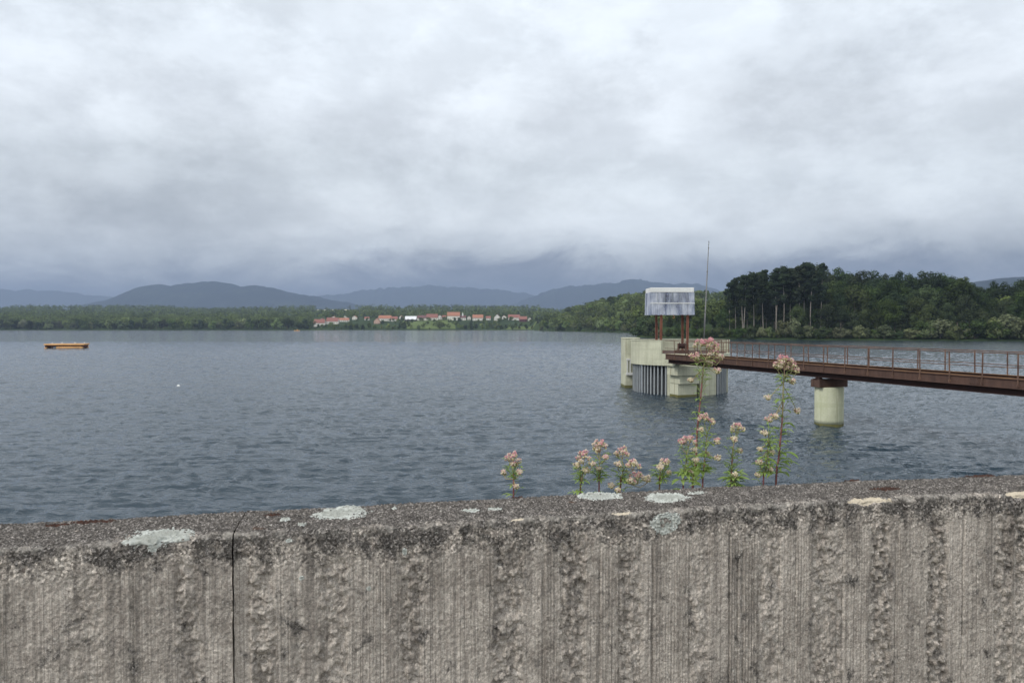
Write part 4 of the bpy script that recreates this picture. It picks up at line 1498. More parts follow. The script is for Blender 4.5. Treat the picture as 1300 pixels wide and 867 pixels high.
# pier
pc = bp(51.45, WB / 2, 0)
pier = empty('bridge_pier', (pc.x, pc.y, 0), math.atan2(BD.y, BD.x) - math.pi / 2)
tag(pier, 'round pale concrete pier with a rusty cap carrying the footbridge', 'pier')
m = MB()
hz = EYE - 4.25
m.tube([(0, 0, 0.22), (0, 0, 0.5), (0, 0, hz - 0.05), (0, 0, hz)], [0.955, 0.955, 0.955, 0.93], 40)
m.build('column', M['pier'], pier, True)
m = MB(); m.tube([(0, 0, -3.5), (0, 0, 0.22)], [0.965, 0.962], 40, caps=False); m.build('waterline_band', M['algae'], pier, True)
m = MB()
for yy in (-0.30, 0.30):
    m.box(-1.2, 1.2, yy - 0.13, yy + 0.13, hz + 0.004, hz + 0.54)
m.box(-1.18, 1.18, -0.16, 0.16, hz + 0.03, hz + 0.50)
m.build('cap_beam', M['rust'], pier)
for xx in (-WB / 2 + 0.32, WB / 2 - 0.32):
    m = MB()
    m.box(xx - 0.2, xx + 0.2, -0.32, 0.32, hz + 0.545, hz + 0.60)
    m.box(xx - 0.13, xx + 0.13, -0.2, 0.2, hz + 0.60, hz + 0.69)
    m.build('bearing', M['rust_dark'], pier)

# ------------------------------------------------------------------ the intake tower
TC = Vector((17.9, 79.0, 0))
tower = empty('intake_tower', TC)
tag(tower, 'cream round concrete intake tower with barred openings standing in the lake', 'tower')
RO = 5.15
ZT, ZB = EYE - 1.53, EYE - 3.98


def arc_wall(m, a0, a1, r0, r1, z0, z1, n=48):
    vs, fs = [], []
    for k in range(n + 1):
        a = R(a0 + (a1 - a0) * k / n)
        ca, sa = math.cos(a), math.sin(a)
        vs += [(r1 * ca, r1 * sa, z0), (r1 * ca, r1 * sa, z1), (r0 * ca, r0 * sa, z1), (r0 * ca, r0 * sa, z0)]
    for k in range(n):
        for j in range(4):
            fs.append((k * 4 + j, k * 4 + (j + 1) % 4, (k + 1) * 4 + (j + 1) % 4, (k + 1) * 4 + j))
    fs.append((0, 3, 2, 1)); fs.append((n * 4, n * 4 + 1, n * 4 + 2, n * 4 + 3))
    return m.add(vs, fs)


# parapet ring: opens towards the bridge (angles from +x anticlockwise; the viewer is at about -102 degrees)
OP0, OP1 = 236.5, 352
m = MB(); arc_wall(m, OP1 - 360, OP0, RO - 0.32, RO, ZB, ZT, 72)
m.build('parapet_ring', M['cream'], tower, True).data.polygons.foreach_set('use_smooth', [False] * len(tower.children[-1].data.polygons))
m = MB(); arc_wall(m, OP1 - 360, OP0, RO - 0.35, RO + 0.05, ZT + 0.003, ZT + 0.10, 72)
m.build('coping', M['cream'], tower)
# lower lip of the ring across the opening, under the platform
m = MB(); arc_wall(m, OP0 + 0.2, OP1 - 0.2, RO - 0.32, RO, EYE - 3.98, EYE - 2.78, 36)
m.build('platform_edge', M['cream'], tower)
# platform floor
m = MB()
m.prism([((RO - 0.34) * math.cos(R(a)), (RO - 0.34) * math.sin(R(a))) for a in range(0, 360, 6)], EYE - 2.98, EYE - 2.74)
m.build('platform', M['rust'], tower)
# core behind the bars, coloured dark for the shaded recess
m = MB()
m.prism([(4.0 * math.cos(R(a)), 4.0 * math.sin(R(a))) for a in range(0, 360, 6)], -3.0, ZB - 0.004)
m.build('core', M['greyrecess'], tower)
# bars
for a in list(np.arange(171, 246, 5.0)) + list(np.arange(308, 338, 5.0)):
    ca, sa = math.cos(R(a)), math.sin(R(a))
    m = MB()
    p = Vector((4.82 * ca, 4.82 * sa, 0))
    tdir = Vector((-sa, ca, 0)); rdir = Vector((ca, sa, 0))
    vs = []
    for zz in (-2.0, ZB + 0.02):
        for (i, j) in ((-1, -1), (1, -1), (1, 1), (-1, 1)):
            q = p + tdir * (i * 0.075) + rdir * (j * 0.06)
            vs.append((q.x, q.y, zz))
    m.add(vs, [(0, 3, 2, 1), (4, 5, 6, 7), (0, 1, 5, 4), (1, 2, 6, 5), (2, 3, 7, 6), (3, 0, 4, 7)])
    m.build('rack_bar', M['galv'], tower)
for a0, a1 in ((160, 168.5), (243, 249), (284, 304), (339, 352)):
    m = MB(); arc_wall(m, a0, a1, 4.2, 4.96, -2.0, ZB - 0.003, 8)
    m.build('rack_frame', M['galv'] if a0 < 200 else M['cream'], tower)
# fin wall standing at the left
fx, fy, _ = at(801, 490, 84.2)
fx -= TC.x; fy -= TC.y
m = MB()
m.box(fx - 0.80, fx + 0.86, fy - 0.9, fy + 2.2, 0.30, EYE - 1.44, 0, 0.04)
m.build('fin_wall', M['cream'], tower)
m = MB(); m.box(fx - 0.82, fx + 0.88, fy - 0.92, fy + 2.22, -3, 0.298); m.build('waterline_band', M['algae'], tower)
m = MB(); m.box(fx - 0.84, fx + 0.90, fy - 0.94, fy + 2.24, EYE - 1.437, EYE - 1.32, 0, 0.03); m.build('coping', M['cream'], tower)
# small framed box on the fin
zb0, zb1 = EYE - (476 - HOR) / F * 83.2, EYE - (455 - HOR) / F * 83.2
bx = MB()
bx.box(fx - 0.70, fx + 0.30, fy - 1.20, fy - 0.905, zb0, zb0 + 0.26)
bx.box(fx - 0.66, fx + 0.26, fy - 1.12, fy - 0.905, zb1 - 0.2, zb1)
for q in (-0.62, -0.30, 0.10):
    bx.box(fx + q, fx + q + 0.12, fy - 1.10, fy - 0.905, zb0 + 0.262, zb1 - 0.202)
bx.build('gauge_frame', M['white'], tower)
m = MB(); m.box(fx - 0.5, fx + 0.1, fy - 0.93, fy - 0.903, zb0 + 0.28, zb1 - 0.22); m.build('gauge_plate', M['cream'], tower)
# corbels and pedestal carrying the bridge end, square to the bridge
ped = math.atan2(BD.y, BD.x) - math.pi / 2
pe = bp(71.0, 2.1, 0) - TC
cs, sn = math.cos(ped), math.sin(ped)


def pbox(name, x0, x1, y0, y1, z0, z1, mat, ch=0.02):
    m = MB(); m.box(x0, x1, y0, y1, z0, z1, 0, ch)
    m.v = [(pe.x + x * cs - y * sn, pe.y + x * sn + y * cs, z) for x, y, z in m.v]
    return m.build(name, mat, tower)


pbox('pedestal', -0.55, 1.55, 0.55, 2.1, 0.28, EYE - 5.63, M['cream'])
pbox('waterline_band', -0.57, 1.57, 0.53, 2.12, -3, 0.278, M['algae'])
pbox('corbel', -0.6, 1.62, 0.18, 2.1, EYE - 5.627, EYE - 4.80, M['cream'])
pbox('corbel', -1.0, 1.7, -0.1, 1.9, EYE - 4.797, EYE - 3.90, M['cream'])
pbox('bearing_wall', -1.25, -0.75, -0.12, 1.8, EYE - 3.897, EYE - 2.90, M['cream'])
pbox('bearing_wall', -0.74, 1.9, 0.75, 1.8, EYE - 3.897, EYE - 3.60, M['cream'])
pbox('pier_wall', 2.1, 2.6, 0.9, 3.2, -3, ZB - 0.01, M['cream'])
# railing round the platform opening to the right of the bridge
rp = []
for a in (289, 301, 313, 325, 337, 348):
    ca, sa = math.cos(R(a)) * (RO - 0.12), math.sin(R(a)) * (RO - 0.12)
    m = MB(); m.bar((ca, sa, EYE - 2.76), (ca, sa, EYE - 1.42), 0.055, 0.055); m.build('guard_post', M['rail'], tower)
    rp.append((ca, sa))
m = MB(); m.tube([(a, b, EYE - 1.40) for a, b in rp], 0.026, 8); m.build('guard_rail', M['rail'], tower, True)
m = MB(); m.tube([(a, b, EYE - 2.1) for a, b in rp], 0.021, 8); m.build('guard_rail', M['rail'], tower, True)


# hoist shelter on its red legs
def m_sheet():
    m, t = material('cloudy_plastic_sheet')
    o = t.obj
    st = t.math('MULTIPLY_ADD', t.noise(t.map(o, (2.2, 2.2, 0.22)), 1.0, 5, 0.65), 0.55, t.math('MULTIPLY', t.noise(t.map(o, (0.9, 0.9, 0.5)), 1.0, 4, 0.6), 0.45))
    w = t.new('ShaderNodeTexWave'); w.bands_direction = 'X'; w.inputs['Scale'].default_value = 4.5
    w.inputs['Distortion'].default_value = 0.4
    t.set(w.inputs['Vector'], o)
    c = t.ramp(st, [(0.36, (0.34, 0.38, 0.50)), (0.48, (0.64, 0.68, 0.76)), (0.60, (0.86, 0.88, 0.92))])
    df = t.new('ShaderNodeBsdfDiffuse'); tr = t.new('ShaderNodeBsdfTranslucent'); tp = t.new('ShaderNodeBsdfTransparent')
    gl = t.new('ShaderNodeBsdfGlossy'); gl.inputs['Roughness'].default_value = 0.25
    for n in (df, tr): t.set(n.inputs[0], c)
    tp.inputs[0].default_value = (0.86, 0.9, 1, 1)
    nb = t.bump(w.outputs['Fac'], 0.2, 0.02)
    for n in (df, gl): t.set(n.inputs['Normal'], nb)
    m1 = t.new('ShaderNodeMixShader'); m1.inputs[0].default_value = 0.5
    t.l.new(df.outputs[0], m1.inputs[1]); t.l.new(tr.outputs[0], m1.inputs[2])
    m2 = t.new('ShaderNodeMixShader'); t.set(m2.inputs[0], t.rng(st, 0.40, 0.56, 0.72, 0.24))
    t.l.new(m1.outputs[0], m2.inputs[1]); t.l.new(tp.outputs[0], m2.inputs[2])
    m3 = t.new('ShaderNodeMixShader'); m3.inputs[0].default_value = 0.06
    t.l.new(m2.outputs[0], m3.inputs[1]); t.l.new(gl.outputs[0], m3.inputs[2])
    t.l.new(m3.outputs[0], t.n['Material Output'].inputs['Surface'])
    return m


M['sheet'] = m_sheet()
SD = 79.4
sx, sy, _ = at(849.6, 400, SD)
shel = empty('hoist_shelter', (sx, sy, EYE - 2.74), 0.0)
tag(shel, 'cloudy plastic box shelter for a hoist on red steel legs above the tower', 'shelter')
zc0 = 2.74 + (HOR - 400) / F * SD
zc1 = 2.74 + (HOR - 366.2) / F * SD
zmid = 2.74 + (HOR - 385.6) / F * SD
ztb = 2.74 + (HOR - 372.2) / F * SD
hw = 27.3 / F * SD
hd = 1.45


def sheet(name, y, flare, z0, z1, n=60):
    m = MB()
    vs, fs = [], []
    for k in range(n + 1):
        x = -hw + 2 * hw * k / n
        wv = 0.02 * math.sin(k * 2 * math.pi / 2.5)
        for zz in (z0, z1):
            q = (z1 - zz) / (z1 - z0)
            vs.append((x * (1 + flare * q), y + wv + math.copysign(0.1, y) * q * flare * 10, zz))
    for k in range(n):
        fs.append((2 * k, 2 * k + 2, 2 * k + 3, 2 * k + 1))
    m.add(vs, fs)
    o = m.build(name, M['sheet'], shel)
    md = o.modifiers.new('thick', 'SOLIDIFY'); md.thickness = 0.006
    return o


sheet('cladding', -hd, 0.0, zmid + 0.02, ztb)
sheet('cladding', -hd - 0.04, 0.018, zc0, zmid - 0.02)
sheet('cladding', hd, 0.0, zmid + 0.02, ztb)
sheet('cladding', hd + 0.04, 0.018, zc0, zmid - 0.02)
for s in (-1, 1):
    m = MB()
    vs, fs = [], []
    for k in range(21):
        yq = -hd + 2 * hd * k / 20
        for zz in (zc0, ztb):
            vs.append((s * (hw + 0.02) * (1 + (0.018 if zz == zc0 else 0)), yq, zz))
    for k in range(20): fs.append((2 * k, 2 * k + 2, 2 * k + 3, 2 * k + 1))
    m.add(vs, fs)
    o = m.build('cladding', M['sheet'], shel)
    md = o.modifiers.new('thick', 'SOLIDIFY'); md.thickness = 0.006
m = MB()
m.box(-hw + 0.03, hw - 0.03, -hd - 0.06, hd + 0.06, ztb + 0.004, zc1, 0, 0.03)
m.build('roof_band', M['white'], shel)
m = MB()
for yq in (-hd - 0.05, hd + 0.05):
    m.box(-hw - 0.03, hw + 0.03, yq - 0.03, yq + 0.03, zmid - 0.05, zmid + 0.05)
for s in (-1, 1):
    m.box(s * hw - 0.03, s * hw + 0.03, -hd + 0.0, hd - 0.0, zmid - 0.04, zmid + 0.04)
m.build('mid_band', M['white'], shel)
m = MB()
for k in range(1, 6):
    xs_ = -hw + 2 * hw * k / 6
    m.box(xs_ - 0.018, xs_ + 0.018, -hd - 0.055, -hd - 0.028, zmid + 0.055, ztb - 0.005)
    m.box(xs_ - 0.018, xs_ + 0.018, hd + 0.028, hd + 0.055, zmid + 0.055, ztb - 0.005)
m.build('seam_strip', M['galv'], shel)
m = MB()
for s in (-1, 1):
    for yq in (-hd + 0.05, hd - 0.05):
        m.bar((s * (hw - 0.06), yq, zc0 + 0.05), (s * (hw - 0.06), yq, ztb), 0.07, 0.07)
    m.bar((s * (hw - 0.06), -hd + 0.09, zmid), (s * (hw - 0.06), hd - 0.09, zmid), 0.06, 0.06)
m.build('corner_post', M['galv'], shel)
# legs: two steel posts at each end, slightly splayed
xl, xr = (836.2 - 849.6) / F * SD, (869.5 - 849.6) / F * SD
for xq in (xl, xr):
    for s in (-1, 1):
        m = MB()
        top = (xq + 0.06 * s * (1 if xq < 0 else 0.2), -s * 1.2, ztb - 0.1)
        bot = (xq - 0.02 * s, -s * 1.2, 0.02)
        for dxx in (-0.10, 0.10):
            m.bar((bot[0] + dxx, bot[1], bot[2]), (top[0] + dxx, top[1], top[2]), 0.03, 0.2)
        m.bar(bot, top, 0.18, 0.03)
        m.box(bot[0] - 0.28, bot[0] + 0.28, bot[1] - 0.25, bot[1] + 0.25, 0.0, 0.06)
        m.build('leg', M['redprimer'], shel)
m = MB()
m.bar((xl, 0, ztb - 0.35), (xr, 0, ztb - 0.35), 0.25, 0.35)
for xq in (xl, xr):
    m.bar((xq, -1.2, ztb - 0.35), (xq, 1.2, ztb - 0.35), 0.2, 0.3)
m.build('crane_beam', M['redprimer'], shel)
m = MB()
m.box(-1.3, -0.4, -0.45, 0.45, zmid - 0.3, zmid + 1.0, 0, 0.06)
m.box(0.15, 0.95, -0.4, 0.4, zmid - 0.5, zmid + 1.0, 0, 0.06)
m.tube([(-0.4, 0, zmid + 0.3), (0.15, 0, zmid + 0.3)], 0.25, 14)
m.build('hoist', M['darkmetal'], shel)
xh = (854.5 - 849.6) / F * SD
m = MB()
m.tube([(xh, -0.1, zmid - 0.5), (xh, -0.1, zc0 + 0.55)], 0.03, 8)
m.box(xh - 0.17, xh + 0.17, -0.25, 0.05, zc0 + 0.1, zc0 + 0.62, 0, 0.05)
m.tube([(xh, -0.1, zc0 + 0.1), (xh, -0.1, zc0 - 0.06), (xh + 0.12, -0.1, zc0 - 0.2), (xh + 0.05, -0.1, zc0 - 0.34), (xh - 0.1, -0.1, zc0 - 0.28)], [0.06, 0.06, 0.06, 0.05, 0.03], 8)
m.build('hook_block', M['orange'], shel)

# machinery at the foot of the right legs
mx, my, _ = at(866, 440, 76.3)
wn = empty('winch', (mx, my, EYE - 2.74), R(-18))
tag(wn, 'rusty winch with a drum at the foot of the right red legs', 'winch')
m = MB(); m.box(-0.7, 0.7, -0.4, 0.4, 0.0, 0.28, 0, 0.03); m.box(-0.45, -0.3, -0.3, 0.3, 0.282, 0.95); m.box(0.3, 0.45, -0.3, 0.3, 0.282, 0.95)
m.build('frame', M['rust'], wn)
m = MB(); m.tube([(-0.29, 0, 0.7), (-0.24, 0, 0.7), (-0.239, 0, 0.7), (0.239, 0, 0.7), (0.24, 0, 0.7), (0.29, 0, 0.7)], [0.36, 0.36, 0.26, 0.26, 0.36, 0.36], 20)
m.build('drum', M['rust_dark'], wn, False)
m = MB(); m.tube([(0.45, 0, 0.7), (0.62, 0, 0.7), (0.62, 0.02, 1.05), (0.78, 0.02, 1.05)], 0.03, 8); m.build('crank', M['rail'], wn)

# antenna mast
px_, d_ = 893.0, 82.6
ax, ay, _ = at(px_, 430, d_)
mast = empty('antenna_mast', (ax, ay, EYE - 2.74))
tag(mast, 'tall thin grey antenna mast leaning slightly, right of the shelter', 'mast')
zt_ = 2.74 + (HOR - 306) / F * d_
dxm = (899.3 - px_) / F * d_
m = MB()
fr = lambda q: (dxm * q, 0, zt_ * q)
m.tube([fr(0), fr(0.35), fr(0.351), fr(0.72), fr(0.721), fr(0.93)], [0.085, 0.08, 0.068, 0.062, 0.052, 0.045], 10)
m.build('pole', M['mastgrey'], mast, True)
m = MB()
m.tube([fr(0.93), fr(1.0)], [0.03, 0.02], 8)
for q in (0.935, 0.965, 0.985):
    c_ = Vector(fr(q))
    m.tube([c_ - Vector((0, 0, 0.03)), c_ + Vector((0, 0, 0.03))], 0.075, 10)
m.build('aerial', M['mastgrey'], mast)
m = MB()
for q in (0.2, 0.35, 0.5, 0.72):
    c_ = Vector(fr(q)); m.tube([c_ - Vector((0, 0, 0.05)), c_ + Vector((0, 0, 0.05))], 0.085, 10)
m.build('clamp', M['mastgrey'], mast)
m = MB(); m.box(-0.2, 0.2, -0.2, 0.2, 0, 0.05); m.tube([(0, 0, 0.05), (0, 0, 0.5)], 0.09, 12); m.build('socket', M['mastgrey'], mast)

# ------------------------------------------------------------------ hemp agrimony behind the wall
def m_plain(name, a, b, sc, trans=0.3, rough=0.6):
    m, t = material(name)
    n = t.noise(t.obj, sc, 4, 0.6)
    c = t.mix(t.rng(n, 0.35, 0.68), a, b)
    df = t.new('ShaderNodeBsdfDiffuse'); tr = t.new('ShaderNodeBsdfTranslucent'); mx = t.new('ShaderNodeMixShader')
    gl = t.new('ShaderNodeBsdfGlossy'); gl.inputs['Roughness'].default_value = 0.5
    m2 = t.new('ShaderNodeMixShader'); m2.inputs[0].default_value = 0.04
    t.set(df.inputs[0], c); t.set(tr.inputs[0], c)
    mx.inputs[0].default_value = trans
    t.l.new(df.outputs[0], mx.inputs[1]); t.l.new(tr.outputs[0], mx.inputs[2])
    t.l.new(mx.outputs[0], m2.inputs[1]); t.l.new(gl.outputs[0], m2.inputs[2])
    t.l.new(m2.outputs[0], t.n['Material Output'].inputs['Surface'])
    return m


M['hleaf'] = m_plain('fresh_leaf', (0.19, 0.29, 0.055), (0.32, 0.42, 0.13), 18, 0.4)
M['stem_red'] = m_plain('red_stem', (0.17, 0.055, 0.06), (0.24, 0.10, 0.085), 14, 0.0)
M['stem_green'] = m_plain('green_stem', (0.24, 0.26, 0.10), (0.32, 0.22, 0.14), 14, 0.05)
M['fl_pink'] = m_plain('pink_florets', (0.62, 0.27, 0.31), (0.78, 0.46, 0.47), 60, 0.3)
M['fl_pale'] = m_plain('pale_florets', (0.78, 0.65, 0.54), (0.78, 0.70, 0.56), 60, 0.3)
M['fl_bud'] = m_plain('cream_buds', (0.60, 0.58, 0.30), (0.72, 0.62, 0.40), 60, 0.25)


def leaflet(m, base, d, side, up, L, W, droop, mat=0):
    """lance-shaped leaflet, folded along its midrib and drooping"""
    N = 7
    vs, fs = [], []
    p = Vector(base)
    dd = Vector(d).normalized()
    for k in range(N):
        q = k / (N - 1)
        w = W * (math.sin(math.pi * min(1, q * 0.93 + 0.05)) ** 0.9) * (1 - 0.25 * q)
        if k % 2: w *= 1.12
        s = side - dd * side.dot(dd)
        s.normalize()
        nrm = dd.cross(s).normalized()
        if nrm.z < 0: nrm = -nrm
        vs += [p - s * w + nrm * w * 0.35, p, p + s * w + nrm * w * 0.35]
        p = p + dd * (L / (N - 1))
        dd = (dd - Vector((0, 0, droop / (N - 1)))).normalized()
    for k in range(N - 1):
        for j in range(2):
            fs.append((k * 3 + j, k * 3 + j + 1, (k + 1) * 3 + j + 1, (k + 1) * 3 + j))
    m.add(vs, fs, mat)


def leaf3(m, base, az, L, rng, droop=0.9):
    """three-fingered agrimony leaf"""
    d = Vector((math.cos(az), math.sin(az), rng.uniform(0.1, 0.5)))
    sd = Vector((-math.sin(az), math.cos(az), 0))
    st = Vector(base) + d.normalized() * L * 0.12
    m.tube([base, st], [0.0016, 0.0014], 5, caps=False)
    leaflet(m, st, d, sd, None, L, L * 0.14, droop * rng.uniform(0.8, 1.4))
    if L > 0.035:
        for s in (-1, 1):
            q = (d + sd * s * rng.uniform(0.55, 0.9)).normalized()
            leaflet(m, st, q, (sd - d * s * 0.5).normalized(), None, L * rng.uniform(0.6, 0.8), L * 0.11, droop * rng.uniform(0.8, 1.5))


OCT = [(1, 0, 0), (0, 1, 0), (-1, 0, 0), (0, -1, 0), (0, 0, 1), (0, 0, -1)]
OCF = [(0, 1, 4), (1, 2, 4), (2, 3, 4), (3, 0, 4), (1, 0, 5), (2, 1, 5), (3, 2, 5), (0, 3, 5)]


def flower_head(parent, c, w, pink, rng, base, tilt=0.0):
    """a domed cluster of clusters of tiny florets; base is where its branch leaves the stem"""
    m = MB()
    c = Vector(c)
    ncl = max(4, int((w / 0.019) ** 1.7))
    for k in range(ncl):
        q = math.sqrt((k + 0.5) / ncl)
        a = k * 2.399963 + rng.uniform(-0.25, 0.25)
        r = w / 2 * q * 0.92
        p = c + Vector((math.cos(a) * r, math.sin(a) * r, (0.42 * w) * (1 - q ** 2.0) - 0.36 * w + rng.uniform(-0.06, 0.06) * w))
        # stalk of this cluster
        j = c + Vector((0, 0, -0.55 * w))
        m.tube([j, j.lerp(p, 0.55) + Vector((0, 0, -0.05 * w)), p], [0.0011, 0.0009, 0.0008], 4, 3, False)
        rc = rng.uniform(0.010, 0.0135) * min(1.0, 0.6 + w * 5)
        edge = q > 0.72
        for _ in range(19):
            dv = Vector((rng.gauss(0, 1), rng.gauss(0, 1), rng.gauss(0.55, 0.8))).normalized()
            fp = p + dv * rc * rng.uniform(0.6, 1.0)
            s = rng.uniform(0.0021, 0.0034)
            mt = 0 if rng.random() < pink * (0.45 if edge else 1.0) else (1 if rng.random() < 0.72 else 2)
            if dv.z < -0.1: mt = 2
            ax = dv
            bx_ = ax.cross(Vector((0.3, 0.5, 0.8))).normalized()
            cx_ = ax.cross(bx_)
            m.add([fp + bx_ * (o[0] * s) + cx_ * (o[1] * s) + ax * (o[2] * s * 1.7) for o in OCT], OCF, mt)
            if mt < 2 and rng.random() < 0.6:      # loose styles
                e_ = fp + (dv + Vector((rng.gauss(0, .3), rng.gauss(0, .3), 0.2))) * 0.0065
                m.add([fp + bx_ * 0.0005, fp - bx_ * 0.0005, e_], [(0, 1, 2)], 1)
        for _ in range(4):
            dv = Vector((rng.gauss(0, .6), rng.gauss(0, .6), -1)).normalized()
            fp = p + dv * rc * 0.7
            m.add([fp + Vector(o) * 0.0032 for o in OCT], OCF, 3)
    b = Vector(base)
    j = c + Vector((0, 0, -0.55 * w))
    mid = b.lerp(j, 0.55); mid.x += (j.x - b.x) * 0.18; mid.z -= abs(j.x - b.x) * 0.2
    m.tube([b, mid, j], [0.0019, 0.0016, 0.0014], 6, 3, False)
    o = m.build('flower_head', [M['fl_pink'], M['fl_pale'], M['fl_bud'], M['stem_green']], parent)
    return o


def plant(spine, heads, label, seed, behind=0.25, red=0.6, leafL=0.075, skip=(), cat='flower', thick=0.0033, leafy=1.0):
    """spine: photo points from base upward; heads: (x, y, width px, pink, spine fraction of its branch)"""
    rng = random.Random(seed)
    dl = lambda x: (WF + WT + behind) / (0.9787 - 0.2055 * (x - 650) / F)
    d0 = dl(spine[0][0])
    w = [Vector(at(x, y, d0)) for x, y in spine]
    # carry the stem down to the ledge behind the wall
    base = w[0] + Vector(((w[0].x - w[1].x) * 0.4, 0.02, 0)); base.z = 5.36
    pts = [base] + w
    root = empty('hemp_agrimony', base)
    tag(root, label, cat, 'pink wildflowers growing behind the wall')
    # smooth the spine
    fine = []
    for k in range(len(pts) - 1):
        a = pts[max(k - 1, 0)]; b = pts[k]; c = pts[k + 1]; e = pts[min(k + 2, len(pts) - 1)]
        for q in (0, 0.25, 0.5, 0.75):
            fine.append(0.5 * ((2 * b) + (c - a) * q + (2 * a - 5 * b + 4 * c - e) * q * q + (3 * b - a - 3 * c + e) * q ** 3))
    fine.append(pts[-1])
    loc = [p - base for p in fine]
    n = len(loc)
    nz = max(2, int(n * red))
    sm = MB()
    rad = [thick * (1.15 - 0.65 * k / (n - 1)) for k in range(n)]
    sm.tube(loc[:nz + 1], rad[:nz + 1], 8, 0, False)
    sm.tube(loc[nz:], rad[nz:], 8, 1)
    sm.build('stem', [M['stem_red'], M['stem_green']], root, True)

    def sp(q):
        f = q * (n - 1); k = min(n - 2, int(f))
        return loc[k].lerp(loc[k + 1], f - k)
    fm = MB()
    length = sum((loc[k + 1] - loc[k]).length for k in range(n - 1))
    # opposite pairs of leaves, turned a quarter at each node
    az = rng.uniform(0, 3.1)
    s = 0.30
    while s < length - 0.012:
        q = s / length
        L = leafL * (1.2 - 0.75 * q) * rng.uniform(0.55, 1.25)
        for k in (0, 1):
            if rng.random() < leafy * 0.85:
                leaf3(fm, sp(q), az + k * math.pi + rng.uniform(-0.4, 0.4), L, rng)
            if rng.random() < 0.55:            # young side shoot in the axil
                a2 = az + k * math.pi
                e_ = sp(q) + Vector((math.cos(a2) * 0.02, math.sin(a2) * 0.02, 0.03)) * rng.uniform(0.6, 1.3)
                fm.tube([sp(q), e_], [0.0012, 0.001], 5, caps=False)
                for _ in range(3):
                    leaf3(fm, e_, a2 + rng.uniform(-1.4, 1.4), 0.026 * rng.uniform(0.7, 1.2), rng, 0.5)
        az += math.pi / 2 + rng.uniform(-0.3, 0.3)
        s += 0.046 * rng.uniform(0.75, 1.3)
    # heads on their branches
    for (x, y, wp_, pk, q) in heads:
        wd = 0.92 * wp_ / F * d0
        c = Vector(at(x, y, d0 + rng.uniform(-0.05, 0.05) * (0 if q >= 0.97 else 1))) - base
        b = sp(q)
        flower_head(root, c, wd, pk, rng, b)
        if q < 0.97 and (c - b).length > 0.02:
            for _ in range(2):
                leaf3(fm, b.lerp(c - Vector((0, 0, wd * 0.5)), rng.uniform(0.3, 0.8)), rng.uniform(0, 6.28), 0.03 * rng.uniform(0.7, 1.2), rng, 0.6)
    fm.build('foliage', M['hleaf'], root)
    return root


plant([(652, 632), (652, 612), (651, 594)], [(651, 578, 23, 0.75, 1.0), (652, 588, 10, 0.3, 0.97), (639, 600, 7, 0.1, 0.72), (659, 599, 8, 0.2, 0.75), (655, 618, 7, 0.2, 0.6)],
      'short pink flower standing alone, far left of the other flowers on the wall', 1, 0.12, 0.5, 0.042, leafy=0.45)
plant([(737, 632), (739, 614), (741, 594)], [(741, 577, 24, 0.7, 1.0), (752, 588, 10, 0.15, 0.9), (733, 590, 9, 0.2, 0.92), (744, 597, 8, 0.15, 0.85)],
      'pink flower left of the pair above the left lichen disc', 2, 0.14, 0.45, 0.046, leafy=0.6)
plant([(761, 632), (761, 610), (762, 582)], [(762, 562, 22, 0.5, 1.0), (758, 570, 10, 0.2, 0.96), (769, 580, 7, 0.4, 0.9), (761, 595, 7, 0.1, 0.75)],
      'taller pale pink flower of the pair above the left lichen disc', 3, 0.18, 0.6, 0.052, leafy=0.5)
plant([(788, 634), (790, 612), (792, 590)], [(790, 572, 22, 0.6, 1.0), (804, 587, 21, 0.5, 0.86), (810, 603, 24, 0.6, 0.72), (822, 607, 13, 0.05, 0.66), (785, 589, 10, 0.1, 0.85), (800, 610, 9, 0.1, 0.7), (776, 616, 8, 0.1, 0.68), (785, 622, 7, 0.1, 0.62)],
      'bushy flower with three pink heads stepped down to the right', 4, 0.16, 0.5, 0.045, leafy=0.5)
plant([(838, 630), (840, 614), (843, 602)], [(845, 585, 17, 0.5, 1.0), (839, 593, 9, 0.1, 0.9), (850, 600, 6, 0.1, 0.85)],
      'small flower with one pale head between the bushy flower and the leafy one', 5, 0.16, 0.5, 0.05, leafy=0.9)
plant([(868, 630), (870, 605), (873, 575)], [(875, 556, 22, 0.65, 1.0), (882, 571, 9, 0.05, 0.93), (866, 560, 9, 0.6, 0.97), (877, 600, 8, 0.1, 0.7), (884, 584, 7, 0.2, 0.84)],
      'leafy flower with a pink head at the foot of the tallest flower', 6, 0.12, 0.4, 0.075, leafy=0.9)
plant([(880, 632), (884, 590), (886, 545), (890, 505), (893, 470), (896, 455)],
      [(889, 434, 17, 0.9, 1.0), (900, 433, 23, 0.95, 1.0), (909, 439, 14, 0.9, 1.0), (882, 450, 16, 0.65, 0.95), (907, 446, 18, 0.6, 0.97), (914, 452, 13, 0.55, 0.93), (901, 460, 10, 0.0, 0.94), (911, 469, 12, 0.4, 0.9), (877, 482, 8, 0.1, 0.86)],
      'tallest flower with dark red stem and several pink heads before the tower', 7, 0.28, 0.72, 0.062, thick=0.0045, leafy=0.95)
plant([(893, 630), (894, 600), (897, 570), (898, 548)], [(895, 528, 17, 0.6, 1.0), (903, 533, 13, 0.5, 0.97), (891, 545, 8, 0.3, 0.92), (911, 559, 9, 0.6, 0.85), (912, 581, 8, 0.3, 0.72), (898, 577, 6, 0.1, 0.75)],
      'flower with green leaves and pink heads leaning on the tallest stem, right side', 8, 0.2, 0.6, 0.07, leafy=0.85)
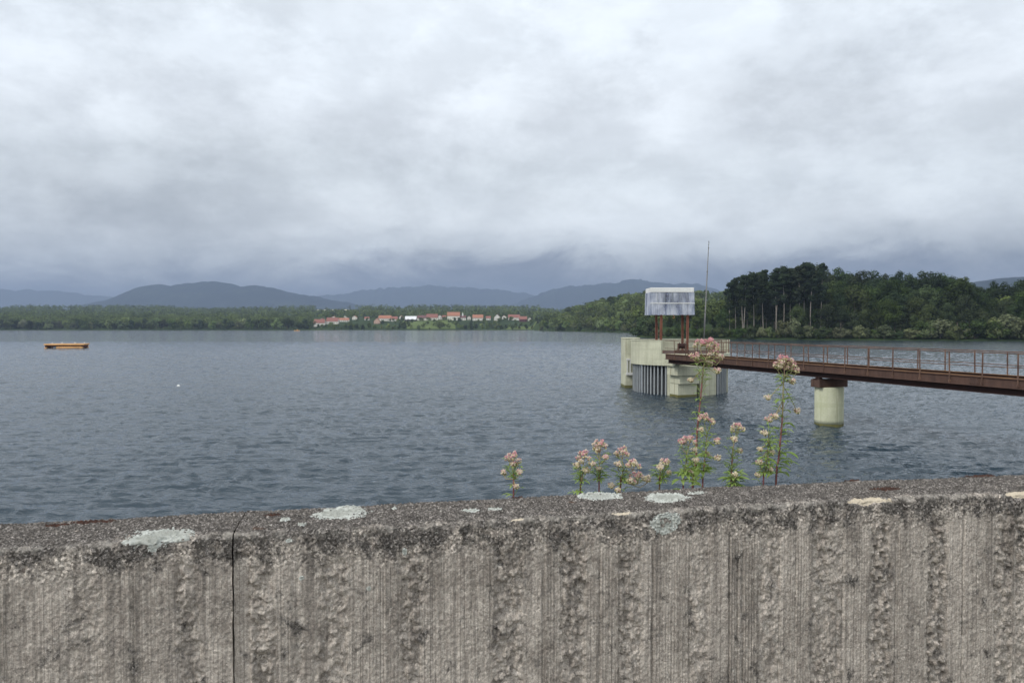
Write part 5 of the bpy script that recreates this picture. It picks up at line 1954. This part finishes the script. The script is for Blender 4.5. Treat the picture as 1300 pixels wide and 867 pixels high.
plant([(929, 630), (930, 600), (931, 575), (934, 555)], [(937, 540, 20, 0.65, 1.0), (933, 557, 8, 0.1, 0.95), (940, 572, 6, 0.1, 0.8)],
      'slender flower with one pale pink head between the two tall ones', 9, 0.2, 0.7, 0.07, leafy=0.4)
plant([(986, 630), (990, 580), (994, 530), (995, 490), (996, 476)],
      [(996, 454, 24, 0.95, 1.0), (1006, 462, 17, 0.5, 1.0), (988, 463, 15, 0.2, 0.98), (1011, 469, 10, 0.2, 0.97), (1006, 483, 10, 0.35, 0.93), (975, 504, 9, 0.1, 0.85), (984, 527, 12, 0.35, 0.7), (976, 531, 12, 0.3, 0.66), (1013, 521, 9, 0.2, 0.8)],
      'tall flower with crimson stem and one broad pink head left of the pier', 10, 0.24, 0.6, 0.085, thick=0.0042, leafy=1.0)
plant([(970, 630), (973, 600), (976, 570), (977, 548)], [(971, 549, 9, 0.15, 0.98), (965, 586, 9, 0.4, 0.75), (981, 574, 7, 0.1, 0.85), (963, 603, 7, 0.1, 0.65), (979, 596, 6, 0.2, 0.7), (966, 570, 7, 0.0, 0.85)],
      'green leafy flower with only cream buds beside the crimson stem', 11, 0.16, 0.5, 0.06, leafy=0.9)
plant([(932, 634), (933, 620), (934, 612)], [(934, 603, 7, 0.0, 1.0)], 'low tuft of green leaves at the foot of the slender flower', 12, 0.1, 0.2, 0.075, leafy=1.0)

# ------------------------------------------------------------------ the damp air
hz_m = bpy.data.materials.new('damp_air')
hz_m.use_nodes = True
ht = hz_m.node_tree
ht.nodes.remove(ht.nodes['Principled BSDF'])
pv = ht.nodes.new('ShaderNodeVolumePrincipled')
pv.inputs['Color'].default_value = (0.42, 0.53, 0.74, 1)
pv.inputs['Density'].default_value = 1.1e-4
pv.inputs['Anisotropy'].default_value = 0.1
ht.links.new(pv.outputs[0], ht.nodes['Material Output'].inputs['Volume'])
hb = MB()
hb.box(-20500, 20500, -400, 17200, -8.0, 860)
tag(hb.build('haze', hz_m), 'thin bluish damp air over the lake', 'haze', kind='stuff')
